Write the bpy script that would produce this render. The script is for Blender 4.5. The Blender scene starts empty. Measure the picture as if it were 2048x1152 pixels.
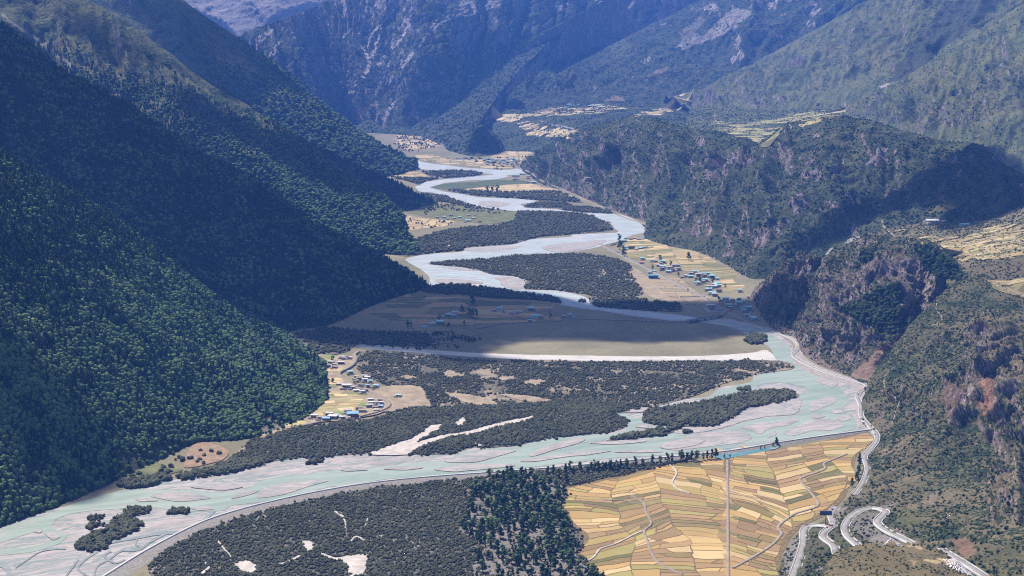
import bpy, bmesh, math, random
import numpy as np
from mathutils import Vector, Matrix
from mathutils.bvhtree import BVHTree

scene = bpy.context.scene
COL = scene.collection
R = math.radians
random.seed(7)
rng = np.random.default_rng(7)

# ------------------------------------------------------------------ camera, world, sun, exposure
FPX, CX, CY, H, HORIZON = 2844.444, 1024.0, 576.0, 630.0, 70.0
PITCH = math.atan((CY - HORIZON) / FPX)
cam_d = bpy.data.cameras.new('camera')
cam_d.lens, cam_d.sensor_width = 50.0, 36.0
cam_d.clip_start, cam_d.clip_end = 1.0, 60000.0
cam = bpy.data.objects.new('camera', cam_d)
COL.objects.link(cam)
cam.location = (0, 0, H)
cam.rotation_euler = (R(90) - PITCH, 0, 0)
scene.camera = cam

SUN_EL, SUN_AZ = R(56), R(-38)            # azimuth measured from the view direction, negative = left
S = np.array([math.sin(SUN_AZ) * math.cos(SUN_EL), math.cos(SUN_AZ) * math.cos(SUN_EL), math.sin(SUN_EL)])
world = bpy.data.worlds.new('World')
scene.world = world
world.use_nodes = True
wn = world.node_tree
sky = wn.nodes.new('ShaderNodeTexSky')
sky.sky_type = 'NISHITA'
sky.sun_disc = False
sky.sun_elevation = SUN_EL
sky.sun_rotation = SUN_AZ
sky.altitude = 3500
bg = wn.nodes['Background']
bg.inputs['Strength'].default_value = 0.08
wn.links.new(sky.outputs[0], bg.inputs['Color'])
sun_d = bpy.data.lights.new('sun', 'SUN')
sun_d.energy, sun_d.angle, sun_d.color = 4.9, R(0.5), (1.0, 0.94, 0.84)
sun = bpy.data.objects.new('sun', sun_d)
COL.objects.link(sun)
sun.rotation_euler = Vector(S).to_track_quat('Z', 'Y').to_euler()
scene.view_settings.view_transform = 'Standard'
scene.view_settings.look = 'None'
scene.view_settings.exposure = 1.0
scene.view_settings.gamma = 1.0
scene.cycles.max_bounces = 5
scene.cycles.diffuse_bounces = 2
scene.cycles.glossy_bounces = 2
scene.cycles.transparent_max_bounces = 12
scene.cycles.volume_bounces = 0
scene.cycles.use_denoising = False
scene.cycles.filter_width = 1.2

# ------------------------------------------------------------------ projection helpers
_c, _s = math.cos(PITCH), math.sin(PITCH)
FWD, UP = np.array([0, _c, -_s]), np.array([0, _s, _c])

def ray(px, py):
    px, py = np.asarray(px, float), np.asarray(py, float)
    a, b = (px - CX) / FPX, (CY - py) / FPX
    d = np.empty(a.shape + (3,))
    d[..., 0] = a
    d[..., 1] = _c + b * _s
    d[..., 2] = -_s + b * _c
    return d

def gnd(px, py, z=0.0):                   # point of the valley floor seen at a pixel of the 2048 x 1152 photograph
    d = ray(px, py)
    t = (z - H) / d[..., 2]
    p = d * t[..., None]
    p[..., 2] = z
    return p

def at(px, py, Y):                        # point seen at a pixel, Y metres ahead
    d = ray(px, py)
    p = d * (np.asarray(Y, float) / d[..., 1])[..., None]
    p[..., 2] += H
    return p

def proj(p):
    q = np.asarray(p, float) - np.array([0, 0, H])
    w = q @ FWD
    return CX + FPX * q[..., 0] / w, CY - FPX * (q @ UP) / w

def cr(x0, y0, s, pts):                   # coordinates read off an enlarged crop
    return [(x0 + x / s, y0 + y / s) for x, y in pts]
A5 = lambda pts: cr(680, 380, 2.88, pts)
A7 = lambda pts: cr(0, 752, 2.88, pts)
A8 = lambda pts: cr(680, 752, 2.88, pts)
A9 = lambda pts: cr(1348, 752, 2.88, pts)
AF = lambda pts: cr(760, 220, 4.8, pts)
AV = lambda pts: cr(560, 680, 6.063, pts)
AH = lambda pts: cr(780, 560, 5.12, pts)
AM = lambda pts: cr(1200, 460, 5.236, pts)

def inside(px, py, poly):
    px, py = np.asarray(px), np.asarray(py)
    r = np.zeros(px.shape, bool)
    n = len(poly)
    for i in range(n):
        x1, y1 = poly[i]; x2, y2 = poly[(i + 1) % n]
        if y1 == y2: continue
        c = (y1 > py) != (y2 > py)
        r ^= c & (px < (x2 - x1) * (py - y1) / (y2 - y1) + x1)
    return r

def catmull(P, n, closed=False):
    P = np.asarray(P, float)
    m = len(P)
    if closed:
        t = np.arange(n) / n * m
        i = np.floor(t).astype(int)
        ix = [(i + k) % m for k in (-1, 0, 1, 2)]
    else:
        t = np.linspace(0, m - 1, n)
        i = np.minimum(np.floor(t).astype(int), m - 2)
        ix = [np.clip(i + k, 0, m - 1) for k in (-1, 0, 1, 2)]
    f = (t - i)[:, None]
    p0, p1, p2, p3 = (P[k] for k in ix)
    return 0.5 * (2 * p1 + (p2 - p0) * f + (2 * p0 - 5 * p1 + 4 * p2 - p3) * f ** 2 + (3 * p1 - p0 - 3 * p2 + p3) * f ** 3)

# ------------------------------------------------------------------ numpy gradient noise
def _hash(i, j, k, seed):
    n = (i * 374761393 + j * 668265263 + k * 2147483647 + seed * 1274126177) & 0xFFFFFFFF
    n = ((n ^ (n >> 13)) * 1274126177) & 0xFFFFFFFF
    return (n ^ (n >> 16)) & 0xFFFFFFFF

def gnoise(p, seed=0):
    p = np.asarray(p, float)
    i = np.floor(p).astype(np.int64)
    f = p - i
    u = f * f * f * (f * (f * 6 - 15) + 10)
    out = 0
    for dx in (0, 1):
        for dy in (0, 1):
            for dz in (0, 1):
                h = _hash(i[..., 0] + dx, i[..., 1] + dy, i[..., 2] + dz, seed)
                gx = ((h & 1023) / 511.5) - 1; gy = (((h >> 10) & 1023) / 511.5) - 1; gz = (((h >> 20) & 1023) / 511.5) - 1
                w = (u[..., 0] if dx else 1 - u[..., 0]) * (u[..., 1] if dy else 1 - u[..., 1]) * (u[..., 2] if dz else 1 - u[..., 2])
                out = out + w * (gx * (f[..., 0] - dx) + gy * (f[..., 1] - dy) + gz * (f[..., 2] - dz))
    return out

def fbm(p, octs=5, seed=0, gain=0.5, ridged=False):
    a, s, t = 1.0, 0.0, 0.0
    q = np.asarray(p, float)
    for o in range(octs):
        n = gnoise(q, seed + o * 17)
        if ridged: n = 1 - 2.6 * np.abs(n) - 0.45
        s = s + a * n; t += a
        a *= gain; q = q * 2.03 + 7.3
    return s / t

def sstep(a, b, x):
    t = np.clip((x - a) / (b - a), 0, 1)
    return t * t * (3 - 2 * t)

# ------------------------------------------------------------------ object helpers
def tag(o, label=None, cat=None, group=None, kind=None):
    if label: o['label'] = label
    if cat: o['category'] = cat
    if group: o['group'] = group
    if kind: o['kind'] = kind
    return o

def link(o, parent=None):
    COL.objects.link(o)
    if parent is not None: o.parent = parent
    return o

def mesh_np(name, V, F, mats=(), smooth=False):
    V = np.asarray(V, np.float32); F = np.asarray(F, np.int32)
    me = bpy.data.meshes.new(name)
    me.vertices.add(len(V)); me.vertices.foreach_set('co', V.ravel())
    k = F.shape[1]
    me.loops.add(F.size); me.loops.foreach_set('vertex_index', F.ravel())
    me.polygons.add(len(F))
    me.polygons.foreach_set('loop_start', np.arange(0, F.size, k, dtype=np.int32))
    me.polygons.foreach_set('loop_total', np.full(len(F), k, np.int32))
    if smooth: me.polygons.foreach_set('use_smooth', np.ones(len(F), bool))
    me.update(calc_edges=True)
    for m in mats: me.materials.append(m)
    return me

def empty(name, loc=(0, 0, 0), rz=0.0):
    o = bpy.data.objects.new(name, None)
    o.empty_display_size = 2.0
    link(o); o.location = loc; o.rotation_euler = (0, 0, rz)
    return o

class MB:                                  # collects boxes, tubes and prisms into one mesh
    def __init__(s): s.bm = bmesh.new()
    def box(s, c, d, rz=0.0, top=1.0):
        r = bmesh.ops.create_cube(s.bm, size=1.0)['verts']
        for v in r:
            if v.co.z > 0: v.co.x *= top; v.co.y *= top
        M = Matrix.Translation(c) @ Matrix.Rotation(rz, 4, 'Z') @ Matrix.Diagonal((*d, 1))
        bmesh.ops.transform(s.bm, matrix=M, verts=r)
        return s
    def tube(s, a, b, r0, r1=None, n=6):
        a, b = Vector(a), Vector(b)
        r1 = r0 if r1 is None else r1
        v = bmesh.ops.create_cone(s.bm, cap_ends=True, segments=n, radius1=r0, radius2=r1, depth=(b - a).length)['verts']
        M = Matrix.Translation((a + b) / 2) @ (b - a).to_track_quat('Z', 'Y').to_matrix().to_4x4()
        bmesh.ops.transform(s.bm, matrix=M, verts=v)
        return s
    def poly(s, pts):
        s.bm.faces.new([s.bm.verts.new(p) for p in pts]); return s
    def prism(s, sec, x0, x1):             # section in (y, z) swept along x
        A = [s.bm.verts.new((x0, y, z)) for y, z in sec]; B = [s.bm.verts.new((x1, y, z)) for y, z in sec]
        n = len(sec)
        s.bm.faces.new(A[::-1]); s.bm.faces.new(B)
        for i in range(n): s.bm.faces.new([A[i], A[(i + 1) % n], B[(i + 1) % n], B[i]])
        return s
    def mesh(s, name, *mats):
        bmesh.ops.recalc_face_normals(s.bm, faces=s.bm.faces)
        me = bpy.data.meshes.new(name); s.bm.to_mesh(me); s.bm.free()
        for m in mats: me.materials.append(m)
        return me
    def build(s, name, mat, parent=None, loc=None):
        o = link(bpy.data.objects.new(name, s.mesh(name, mat)), parent)
        if loc is not None: o.location = loc
        return o

# ------------------------------------------------------------------ node helpers
class NT:
    def __init__(s, name):
        s.mat = bpy.data.materials.new(name); s.mat.use_nodes = True
        s.t = s.mat.node_tree; s.b = s.t.nodes['Principled BSDF']
        s.b.inputs['Roughness'].default_value = 0.95
        s.b.inputs['Specular IOR Level'].default_value = 0.15
        g = s.t.nodes.new('ShaderNodeNewGeometry')
        s.pos, s.nrm = g.outputs['Position'], g.outputs['Normal']
    def put(s, sock, v):
        if isinstance(v, bpy.types.NodeSocket): s.t.links.new(v, sock)
        elif isinstance(v, (tuple, list)) and len(v) == 3 and sock.type == 'RGBA': sock.default_value = (*v, 1)
        else: sock.default_value = v
    def math(s, op, a, b=0.0, clamp=False):
        n = s.t.nodes.new('ShaderNodeMath'); n.operation = op; n.use_clamp = clamp
        s.put(n.inputs[0], a); s.put(n.inputs[1], b); return n.outputs[0]
    def map(s, v, sc=(1, 1, 1), rz=0.0, loc=(0, 0, 0)):
        n = s.t.nodes.new('ShaderNodeMapping'); n.vector_type = 'POINT'
        if rz:                              # rotate first, then stretch
            m = s.t.nodes.new('ShaderNodeVectorRotate'); m.rotation_type = 'Z_AXIS'
            s.put(m.inputs['Vector'], v); m.inputs['Angle'].default_value = -rz; v = m.outputs[0]
        s.put(n.inputs['Vector'], v); n.inputs['Scale'].default_value = sc; n.inputs['Location'].default_value = loc
        return n.outputs[0]
    def noise(s, v, scale, det=5, rough=0.6, dist=0.0):
        n = s.t.nodes.new('ShaderNodeTexNoise'); s.put(n.inputs['Vector'], v)
        n.inputs['Scale'].default_value = scale; n.inputs['Detail'].default_value = det
        n.inputs['Roughness'].default_value = rough; n.inputs['Distortion'].default_value = dist
        return n.outputs[0]
    def voro(s, v, scale, feature='F1', out='Distance', rnd=1.0):
        n = s.t.nodes.new('ShaderNodeTexVoronoi'); n.feature = feature; s.put(n.inputs['Vector'], v)
        n.inputs['Scale'].default_value = scale; n.inputs['Randomness'].default_value = rnd
        return n.outputs[out]
    def step(s, v, a, b):
        n = s.t.nodes.new('ShaderNodeMapRange'); n.interpolation_type = 'SMOOTHSTEP'
        s.put(n.inputs[0], v); n.inputs[1].default_value = a; n.inputs[2].default_value = b
        return n.outputs[0]
    def mix(s, f, a, b):
        n = s.t.nodes.new('ShaderNodeMix'); n.data_type = 'RGBA'
        s.put(n.inputs[0], f); s.put(n.inputs[6], a); s.put(n.inputs[7], b); return n.outputs[2]
    def ramp(s, f, stops):
        n = s.t.nodes.new('ShaderNodeValToRGB'); s.put(n.inputs[0], f)
        e = n.color_ramp.elements
        while len(e) < len(stops): e.new(0.5)
        for k, (p, c) in zip(e, stops): k.position = p; k.color = (*c, 1)
        return n.outputs[0]
    def attr(s, name, typ='GEOMETRY'):
        n = s.t.nodes.new('ShaderNodeAttribute'); n.attribute_name = name; n.attribute_type = typ; return n
    def sep(s, v):
        n = s.t.nodes.new('ShaderNodeSeparateXYZ'); s.put(n.inputs[0], v); return n.outputs
    def bump(s, h, strength, dist):
        n = s.t.nodes.new('ShaderNodeBump'); s.put(n.inputs['Height'], h)
        n.inputs['Strength'].default_value = strength; n.inputs['Distance'].default_value = dist
        s.t.links.new(n.outputs[0], s.b.inputs['Normal'])
    def done(s, col, rough=None, spec=None):
        s.put(s.b.inputs['Base Color'], col)
        if rough is not None: s.put(s.b.inputs['Roughness'], rough)
        if spec is not None: s.put(s.b.inputs['Specular IOR Level'], spec)
        return s.mat

def plain(name, c, rough=0.8, spec=0.3, var=0.25, scale=0.6):
    m = NT(name)
    n = m.noise(m.pos, scale, 4)
    d = tuple(x * (1 - var) for x in c); l = tuple(min(1, x * (1 + var)) for x in c)
    return m.done(m.mix(m.step(n, 0.3, 0.7), d, l), rough, spec)

def slope_mat(name, g1, g2, shrub, r1, r2, shrub_thr=0.52, rock_thr=0.5, sscale=7.0, rscale=40.0, bump=0.6, bdist=3.0, alt=None, streaks=None):
    m = NT(name)
    nA = m.noise(m.pos, 0.0045, 6, 0.6)
    nA2 = m.noise(m.pos, 0.013, 5, 0.65)
    nB = m.noise(m.pos, 1.0 / sscale, 5, 0.65)
    st = m.map(m.pos, (1, 1, 0.28))
    nC = m.noise(st, 1.0 / rscale, 8, 0.66, 0.5)
    nD = m.noise(st, 3.4 / rscale, 6, 0.7)
    ground = m.mix(m.step(nA, 0.38, 0.62), g1, g2)
    ground = m.mix(m.math('MULTIPLY', m.step(nB, 0.35, 0.75), 0.5), ground, tuple(0.55 * x for x in g1))
    if streaks:
        ss = m.noise(m.map(m.pos, (0.0035, 0.032, 0.012), streaks[0]), 1.0, 6, 0.62, 0.8)
        ground = m.mix(m.math('MULTIPLY', m.step(ss, 0.47, 0.60), streaks[1]), ground, shrub)
        ground = m.mix(m.math('MULTIPLY', m.step(ss, 0.42, 0.32), 0.5), ground, tuple(1.3 * x for x in g2))
    sv = m.math('ADD', nB, m.math('MULTIPLY', m.math('SUBTRACT', nA2, 0.5), 0.9))
    c = m.mix(m.step(sv, shrub_thr - 0.03, shrub_thr + 0.05), ground, shrub)
    nz = m.sep(m.nrm)[2]
    rv = m.math('ADD', m.math('MULTIPLY', m.math('SUBTRACT', 1.0, nz), 1.15), m.math('MULTIPLY', m.math('SUBTRACT', nC, 0.5), 1.6))
    at_ = m.attr('rock')
    rv = m.math('ADD', rv, at_.outputs['Fac'])
    if alt: rv = m.math('ADD', rv, m.math('MULTIPLY', m.step(m.math('ADD', m.sep(m.pos)[2], m.math('MULTIPLY', m.math('SUBTRACT', nA, 0.5), 700.0)), alt[0], alt[1]), alt[2]))
    rock = m.ramp(nD, [(0.28, tuple(x * 0.35 for x in r1)), (0.45, r1), (0.6, r2), (0.75, tuple(min(1, x * 1.35) for x in r2))])
    crk = m.voro(st, 5.0 / rscale, 'DISTANCE_TO_EDGE')
    rock = m.mix(m.math('MULTIPLY', m.step(crk, 0.12, 0.02), 0.65), rock, tuple(x * 0.3 for x in r1))
    c = m.mix(m.step(rv, rock_thr - 0.06, rock_thr + 0.1), c, rock)
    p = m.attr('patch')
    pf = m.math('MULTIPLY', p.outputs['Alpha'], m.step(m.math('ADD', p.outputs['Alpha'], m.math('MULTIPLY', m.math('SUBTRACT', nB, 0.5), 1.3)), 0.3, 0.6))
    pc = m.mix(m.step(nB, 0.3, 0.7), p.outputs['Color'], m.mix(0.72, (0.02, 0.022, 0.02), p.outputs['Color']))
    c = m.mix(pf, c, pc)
    m.bump(m.math('ADD', nB, m.math('MULTIPLY', nD, 1.5)), bump, bdist)
    return m.done(c)
# ------------------------------------------------------------------ terrain lofts (mountains)
TERRAIN, TV, TF, TOFF = [], [], [], 0

def loft(name, label, rows, nu, nv, mat, amp=18, nscale=160, gul=25, gsc=220, bulge=0.0, patches=(), rocks=(), back=(350, 260), seed=0, crest_w=0.12, gwarp=0.5, octs=6, crag=0.0, crag_all=0.0, ufade=0.0, ufade0=0.0):
    global TOFF
    W = []
    for row in rows:
        P = np.array([gnd(q[0], q[1]) if len(q) == 2 else at(*q) for q in row])
        W.append(catmull(P, nu))
    W = np.array(W)                                        # rows, nu, 3
    nr = len(W)
    t = np.linspace(0, nr - 1, nv)
    i = np.minimum(np.floor(t).astype(int), max(nr - 2, 0))
    f = (t - i)[:, None, None]
    if nr == 2:
        G = W[0] * (1 - f) + W[1] * f
    else:
        p0, p1, p2, p3 = (W[np.clip(i + k, 0, nr - 1)] for k in (-1, 0, 1, 2))
        G = 0.5 * (2 * p1 + (p2 - p0) * f + (2 * p0 - 5 * p1 + 4 * p2 - p3) * f ** 2 + (3 * p1 - p0 - 3 * p2 + p3) * f ** 3)
    v = np.linspace(0, 1, nv)[:, None] * np.ones((1, nu))
    du = np.gradient(G, axis=1); dv = np.gradient(G, axis=0)
    N = np.cross(du, dv); N /= np.linalg.norm(N, axis=2, keepdims=True) + 1e-9
    N *= np.where(N[..., 2:3] < 0, -1, 1)
    w = np.clip(4 * v * (1 - v), 0, 1) ** 0.7 * (1 - crest_w) + crest_w * sstep(0, 0.25, v)
    d = bulge * np.sin(np.pi * v)
    d = d + amp * fbm(G / nscale, octs, seed) * 1.6 * w
    L = np.cumsum(np.linalg.norm(np.diff(W[nr // 2 if nr > 2 else 0], axis=0), axis=1)); L = np.concatenate([[0], L])
    wp = fbm(G / (gsc * 2.2), 3, seed + 5) * gwarp * 2
    hgt = np.linalg.norm(W[-1] - W[0], axis=1)[None, :] * v
    q = np.stack([L[None, :] / gsc + wp + 0 * v, hgt / (gsc * 4.5), 0 * v + seed * 3.7], -1)
    d = d + gul * fbm(q, 5, seed + 9, 0.5, True) * w
    uf = np.linspace(0, 1, nu)[None, :]
    uf = sstep(0, ufade, 1 - uf) if ufade else 1.0
    if ufade0: uf = uf * sstep(0, ufade0, np.linspace(0, 1, nu)[None, :])
    d = d * uf
    if crag:
        gx_, gy_ = proj(G)
        cm_ = np.full(gx_.shape, crag_all)
        for poly, val in rocks: cm_ = np.maximum(cm_, inside(gx_, gy_, poly) * min(1.0, 0.4 + 3 * val))
        for _ in range(6):
            cm_ = (cm_ + np.roll(cm_, 1, 0) + np.roll(cm_, -1, 0) + np.roll(cm_, 1, 1) + np.roll(cm_, -1, 1)) / 5
        sc_ = np.clip(crag, 8, 40)
        q2 = np.stack([L[None, :] / (sc_ * 3.2) + wp * 3 + fbm(G / (sc_ * 4), 3, seed + 31), hgt / (sc_ * 9), 0 * v + 1.7], -1)
        d = d + crag * cm_ * (fbm(q2, 5, seed + 21, 0.55, True) * 1.2 + fbm(G / (sc_ * 1.6), 5, seed + 22, 0.6) * 1.5) * np.minimum(1, 6 * v) * np.minimum(1, 0.25 + 4 * (1 - v)) * uf
    G = G + N * d[..., None]
    tocr = W[-1] - W[0]; hor = tocr.copy(); hor[:, 2] = 0; hor /= np.linalg.norm(hor, axis=1, keepdims=True) + 1e-9
    sk = G[0] - hor * 25; sk[:, 2] -= 40
    bk = []
    for k in (0.25, 0.6, 1.0):
        b = G[-1] + hor * back[0] * k; b[:, 2] -= back[1] * k ** 1.4
        b += fbm(b / 120, 4, seed + 3)[:, None] * np.array([0, 0, 25.0]) * k
        bk.append(b)
    A = np.concatenate([sk[None], G, np.array(bk)])
    nr_, nc = A.shape[:2]
    V = A.reshape(-1, 3)
    idx = np.arange(nr_ * nc).reshape(nr_, nc)
    F = np.stack([idx[:-1, :-1], idx[:-1, 1:], idx[1:, 1:], idx[1:, :-1]], -1).reshape(-1, 4)
    a, b_, c_ = V[F[:, 0]], V[F[:, 1]], V[F[:, 3]]
    if np.mean(np.cross(b_ - a, c_ - a)[:, 2]) < 0: F = F[:, ::-1]
    me = mesh_np(name, V, F, [mat], True)
    px, py = proj(V)
    jx = fbm(V / 30, 4, 11) * 0.011 * FPX / (V[:, 1] / 2000); jy = fbm(V / 30, 4, 23) * 0.005 * FPX / (V[:, 1] / 2000)
    pa = np.zeros((len(V), 4), np.float32); ro = np.zeros(len(V), np.float32)
    for poly, col, al in patches:
        m = inside(px + jx, py + jy, poly)
        pa[m, :3] = col; pa[m, 3] = al
    for poly, val in rocks:
        m = inside(px + 2 * jx, py + 2 * jy, poly)
        ro[m] += val
    ca = me.color_attributes.new('patch', 'FLOAT_COLOR', 'POINT'); ca.data.foreach_set('color', pa.ravel())
    ra = me.attributes.new('rock', 'FLOAT', 'POINT'); ra.data.foreach_set('value', ro)
    o = link(bpy.data.objects.new(name, me))
    tag(o, label, 'mountain', kind='structure')
    TERRAIN.append((V, F, o)); TV.append(V); TF.append(F + TOFF); TOFF += len(V)
    return o

G_GRASS = (0.052, 0.062, 0.030)
m_left = slope_mat('forest_floor', (0.024, 0.036, 0.017), (0.038, 0.052, 0.022), (0.014, 0.027, 0.013), (0.10, 0.09, 0.085), (0.2, 0.18, 0.17), 0.45, 0.95, 9, 60)
m_leftup = slope_mat('left_slope_cover', (0.082, 0.092, 0.040), (0.115, 0.110, 0.052), (0.020, 0.038, 0.020), (0.14, 0.12, 0.12), (0.27, 0.23, 0.23), 0.52, 0.70, 12, 70, bdist=6, alt=(560, 900, 0.22))
m_far = slope_mat('far_massif_cover', (0.052, 0.066, 0.036), (0.080, 0.082, 0.048), (0.020, 0.034, 0.022), (0.25, 0.205, 0.205), (0.46, 0.39, 0.38), 0.50, 0.55, 26, 150, bump=1.0, bdist=14, alt=(520, 1150, 0.40))
m_grass = slope_mat('grass_slope_cover', (0.090, 0.105, 0.042), (0.130, 0.125, 0.055), (0.028, 0.042, 0.022), (0.16, 0.13, 0.13), (0.28, 0.24, 0.23), 0.60, 0.74, 16, 90, bdist=6, streaks=(R(68), 0.75))
m_rh = slope_mat('shrub_slope_cover', (0.058, 0.070, 0.034), (0.085, 0.088, 0.046), (0.022, 0.036, 0.020), (0.16, 0.12, 0.125), (0.33, 0.265, 0.27), 0.50, 0.50, 9, 60, bump=0.9, bdist=6)
m_rock = slope_mat('crag_cover', (0.080, 0.080, 0.042), (0.13, 0.11, 0.065), (0.022, 0.036, 0.018), (0.175, 0.13, 0.122), (0.36, 0.275, 0.26), 0.50, 0.47, 6, 36, bump=1.0, bdist=4)
m_near = slope_mat('near_slope_cover', (0.088, 0.084, 0.044), (0.165, 0.132, 0.082), (0.026, 0.040, 0.018), (0.15, 0.11, 0.10), (0.33, 0.255, 0.24), 0.52, 0.60, 5, 26, bump=0.9, bdist=2.5)
m_knoll = slope_mat('knoll_cover', (0.125, 0.10, 0.052), (0.20, 0.155, 0.092), (0.026, 0.032, 0.018), (0.13, 0.11, 0.10), (0.22, 0.19, 0.18), 0.60, 0.95, 4, 20, bump=0.6, bdist=1.2)
m_scree = slope_mat('scree_cover', (0.22, 0.19, 0.18), (0.30, 0.265, 0.245), (0.10, 0.11, 0.09), (0.17, 0.15, 0.155), (0.32, 0.29, 0.285), 0.72, 0.62, 60, 420, bump=0.9, bdist=30)
m_terr = slope_mat('terrace_ground', (0.10, 0.09, 0.05), (0.15, 0.125, 0.07), (0.028, 0.036, 0.02), (0.13, 0.11, 0.1), (0.2, 0.17, 0.16), 0.60, 1.2, 9, 40, bump=0.5, bdist=2)

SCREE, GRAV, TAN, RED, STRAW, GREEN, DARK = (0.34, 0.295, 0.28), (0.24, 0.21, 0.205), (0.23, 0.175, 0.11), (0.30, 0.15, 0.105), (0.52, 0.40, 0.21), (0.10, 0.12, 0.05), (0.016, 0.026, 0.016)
OCH = (0.14, 0.115, 0.055)
A2 = lambda pts: cr(680, 0, 2.88, pts)
A1 = lambda pts: cr(0, 0, 2.88, pts)
A3 = lambda pts: cr(1348, 0, 2.88, pts)
A6 = lambda pts: cr(1348, 380, 2.88, pts)

def streak(pts, w0, w1):                   # tapering chute polygon along a polyline
    P = np.array(pts, float); n = len(P)
    T = np.gradient(P, axis=0); T /= np.linalg.norm(T, axis=1, keepdims=True)
    Nn = np.stack([-T[:, 1], T[:, 0]], 1)
    w = np.linspace(w0, w1, n)[:, None] / 2
    return [tuple(p) for p in np.concatenate([P + Nn * w, (P - Nn * w)[::-1]])]

# nearest wooded spur on the left
loft('near_left_hill', 'green wooded spur filling the lower left, nearest of the left slopes', [
    [(-160, 1112), (0, 1054), (100, 1018), (200, 975), (300, 930), (390, 888), (480, 880), (540, 866), (610, 838), (657, 800)],
    [(-160, 235, 2300), (0, 310, 2400), (100, 365, 2460), (200, 420, 2530), (300, 492, 2600), (400, 572, 2660), (500, 640, 2720), (560, 664, 2770), (605, 692, 2785), (640, 720, 2772)]],
    300, 260, m_left, amp=20, nscale=170, gul=14, gsc=170, bulge=10, seed=1, back=(300, 260),
    patches=[(A7([(1400, 110), (1440, 140), (1530, 230), (1620, 270), (1660, 310), (1520, 350), (1500, 260)]), (0.20, 0.165, 0.13), 0.85),
             (A7([(560, 470), (700, 440), (860, 400), (960, 360), (1060, 400), (1120, 380), (1100, 420), (1060, 530), (900, 590), (700, 600), (640, 560)]), (0.085, 0.085, 0.045), 0.8)])
# dark second spur
loft('dark_left_spur', 'long mountain spur in deep cloud shadow on the left', [
    [(-160, 850), (0, 800), (150, 765), (300, 735), (450, 700), (580, 663), (650, 652), (700, 632), (770, 602), (862, 575)],
    [(-160, -70, 3800), (0, 45, 3720), (70, 97, 3700), (139, 149, 3680), (230, 195, 3660), (382, 292, 3620), (514, 361, 3600), (640, 452, 3575), (760, 512, 3560), (859, 570, 3555)]],
    320, 260, m_left, amp=22, nscale=230, gul=22, gsc=240, seed=2, back=(320, 330),
    patches=[(streak([(575, 415), (600, 432), (640, 455)], 3, 9), (0.2, 0.18, 0.17), 0.7)])
# third spur: grass above, forest below
loft('grassy_left_spur', 'third spur on the left, grassy above and wooded below', [
    [(-160, 490), (0, 492), (200, 497), (400, 500), (560, 503), (680, 506), (760, 508), (800, 510), (822, 511), (834, 506)],
    [(-160, -190, 5300), (60, -70, 5250), (177, 0, 5150), (257, 45, 5050), (347, 115, 4950), (434, 177, 4850), (541, 250, 4750), (660, 335, 4600), (770, 420, 4400), (832, 495, 4200)]],
    340, 260, m_leftup, amp=30, nscale=260, gul=110, gsc=280, crag=34, crag_all=0.3, seed=3, back=(380, 420), gwarp=0.25,
    patches=[(streak([(0, 28), (60, 72), (110, 105), (150, 140)], 7, 12), (0.27, 0.24, 0.2), 0.8), (A1([(640, 510), (690, 520), (705, 555), (670, 560)]), SCREE, 0.9),
             (streak([(330, 200), (345, 225), (352, 240)], 3, 4), SCREE, 0.8), (streak([(305, 190), (310, 208)], 3, 4), SCREE, 0.8),
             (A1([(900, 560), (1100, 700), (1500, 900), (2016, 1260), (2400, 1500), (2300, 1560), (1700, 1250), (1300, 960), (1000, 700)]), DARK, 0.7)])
loft('shaded_nose_spur', 'dark wooded nose running down to the river bend on the left', [
    [(300, 425), (500, 428), (620, 430), (700, 430), (760, 425), (800, 424), (830, 420), (850, 415), (860, 410), (865, 406)],
    [(300, 100, 6000), (434, 172, 5900), (541, 240, 5800), (620, 285, 5700), (690, 320, 5600), (750, 345, 5500), (800, 368, 5450), (835, 385, 5400), (855, 397, 5370), (864, 405, 5350)]],
    240, 130, m_left, amp=26, nscale=220, gul=30, gsc=260, seed=4, back=(350, 300))
loft('fourth_left_spur', 'tall blue-hazed spur, farthest of the slopes on the left', [
    [(200, 362), (400, 362), (550, 362), (650, 362), (720, 360), (770, 354), (800, 349), (820, 343), (830, 338), (835, 334)],
    [(150, -160, 7600), (300, -55, 7400), (385, 15, 7300), (480, 78, 7200), (545, 122, 7150), (615, 183, 7050), (680, 240, 6950), (750, 280, 6850), (800, 307, 6780), (834, 330, 6760)]],
    300, 220, m_leftup, amp=40, nscale=330, gul=55, gsc=360, crag=44, crag_all=0.35, seed=5, back=(500, 500),
    patches=[(A1([(100, 700), (1500, 560), (2000, 760), (2400, 1000), (1500, 1100)]), DARK, 0.75)])
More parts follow.
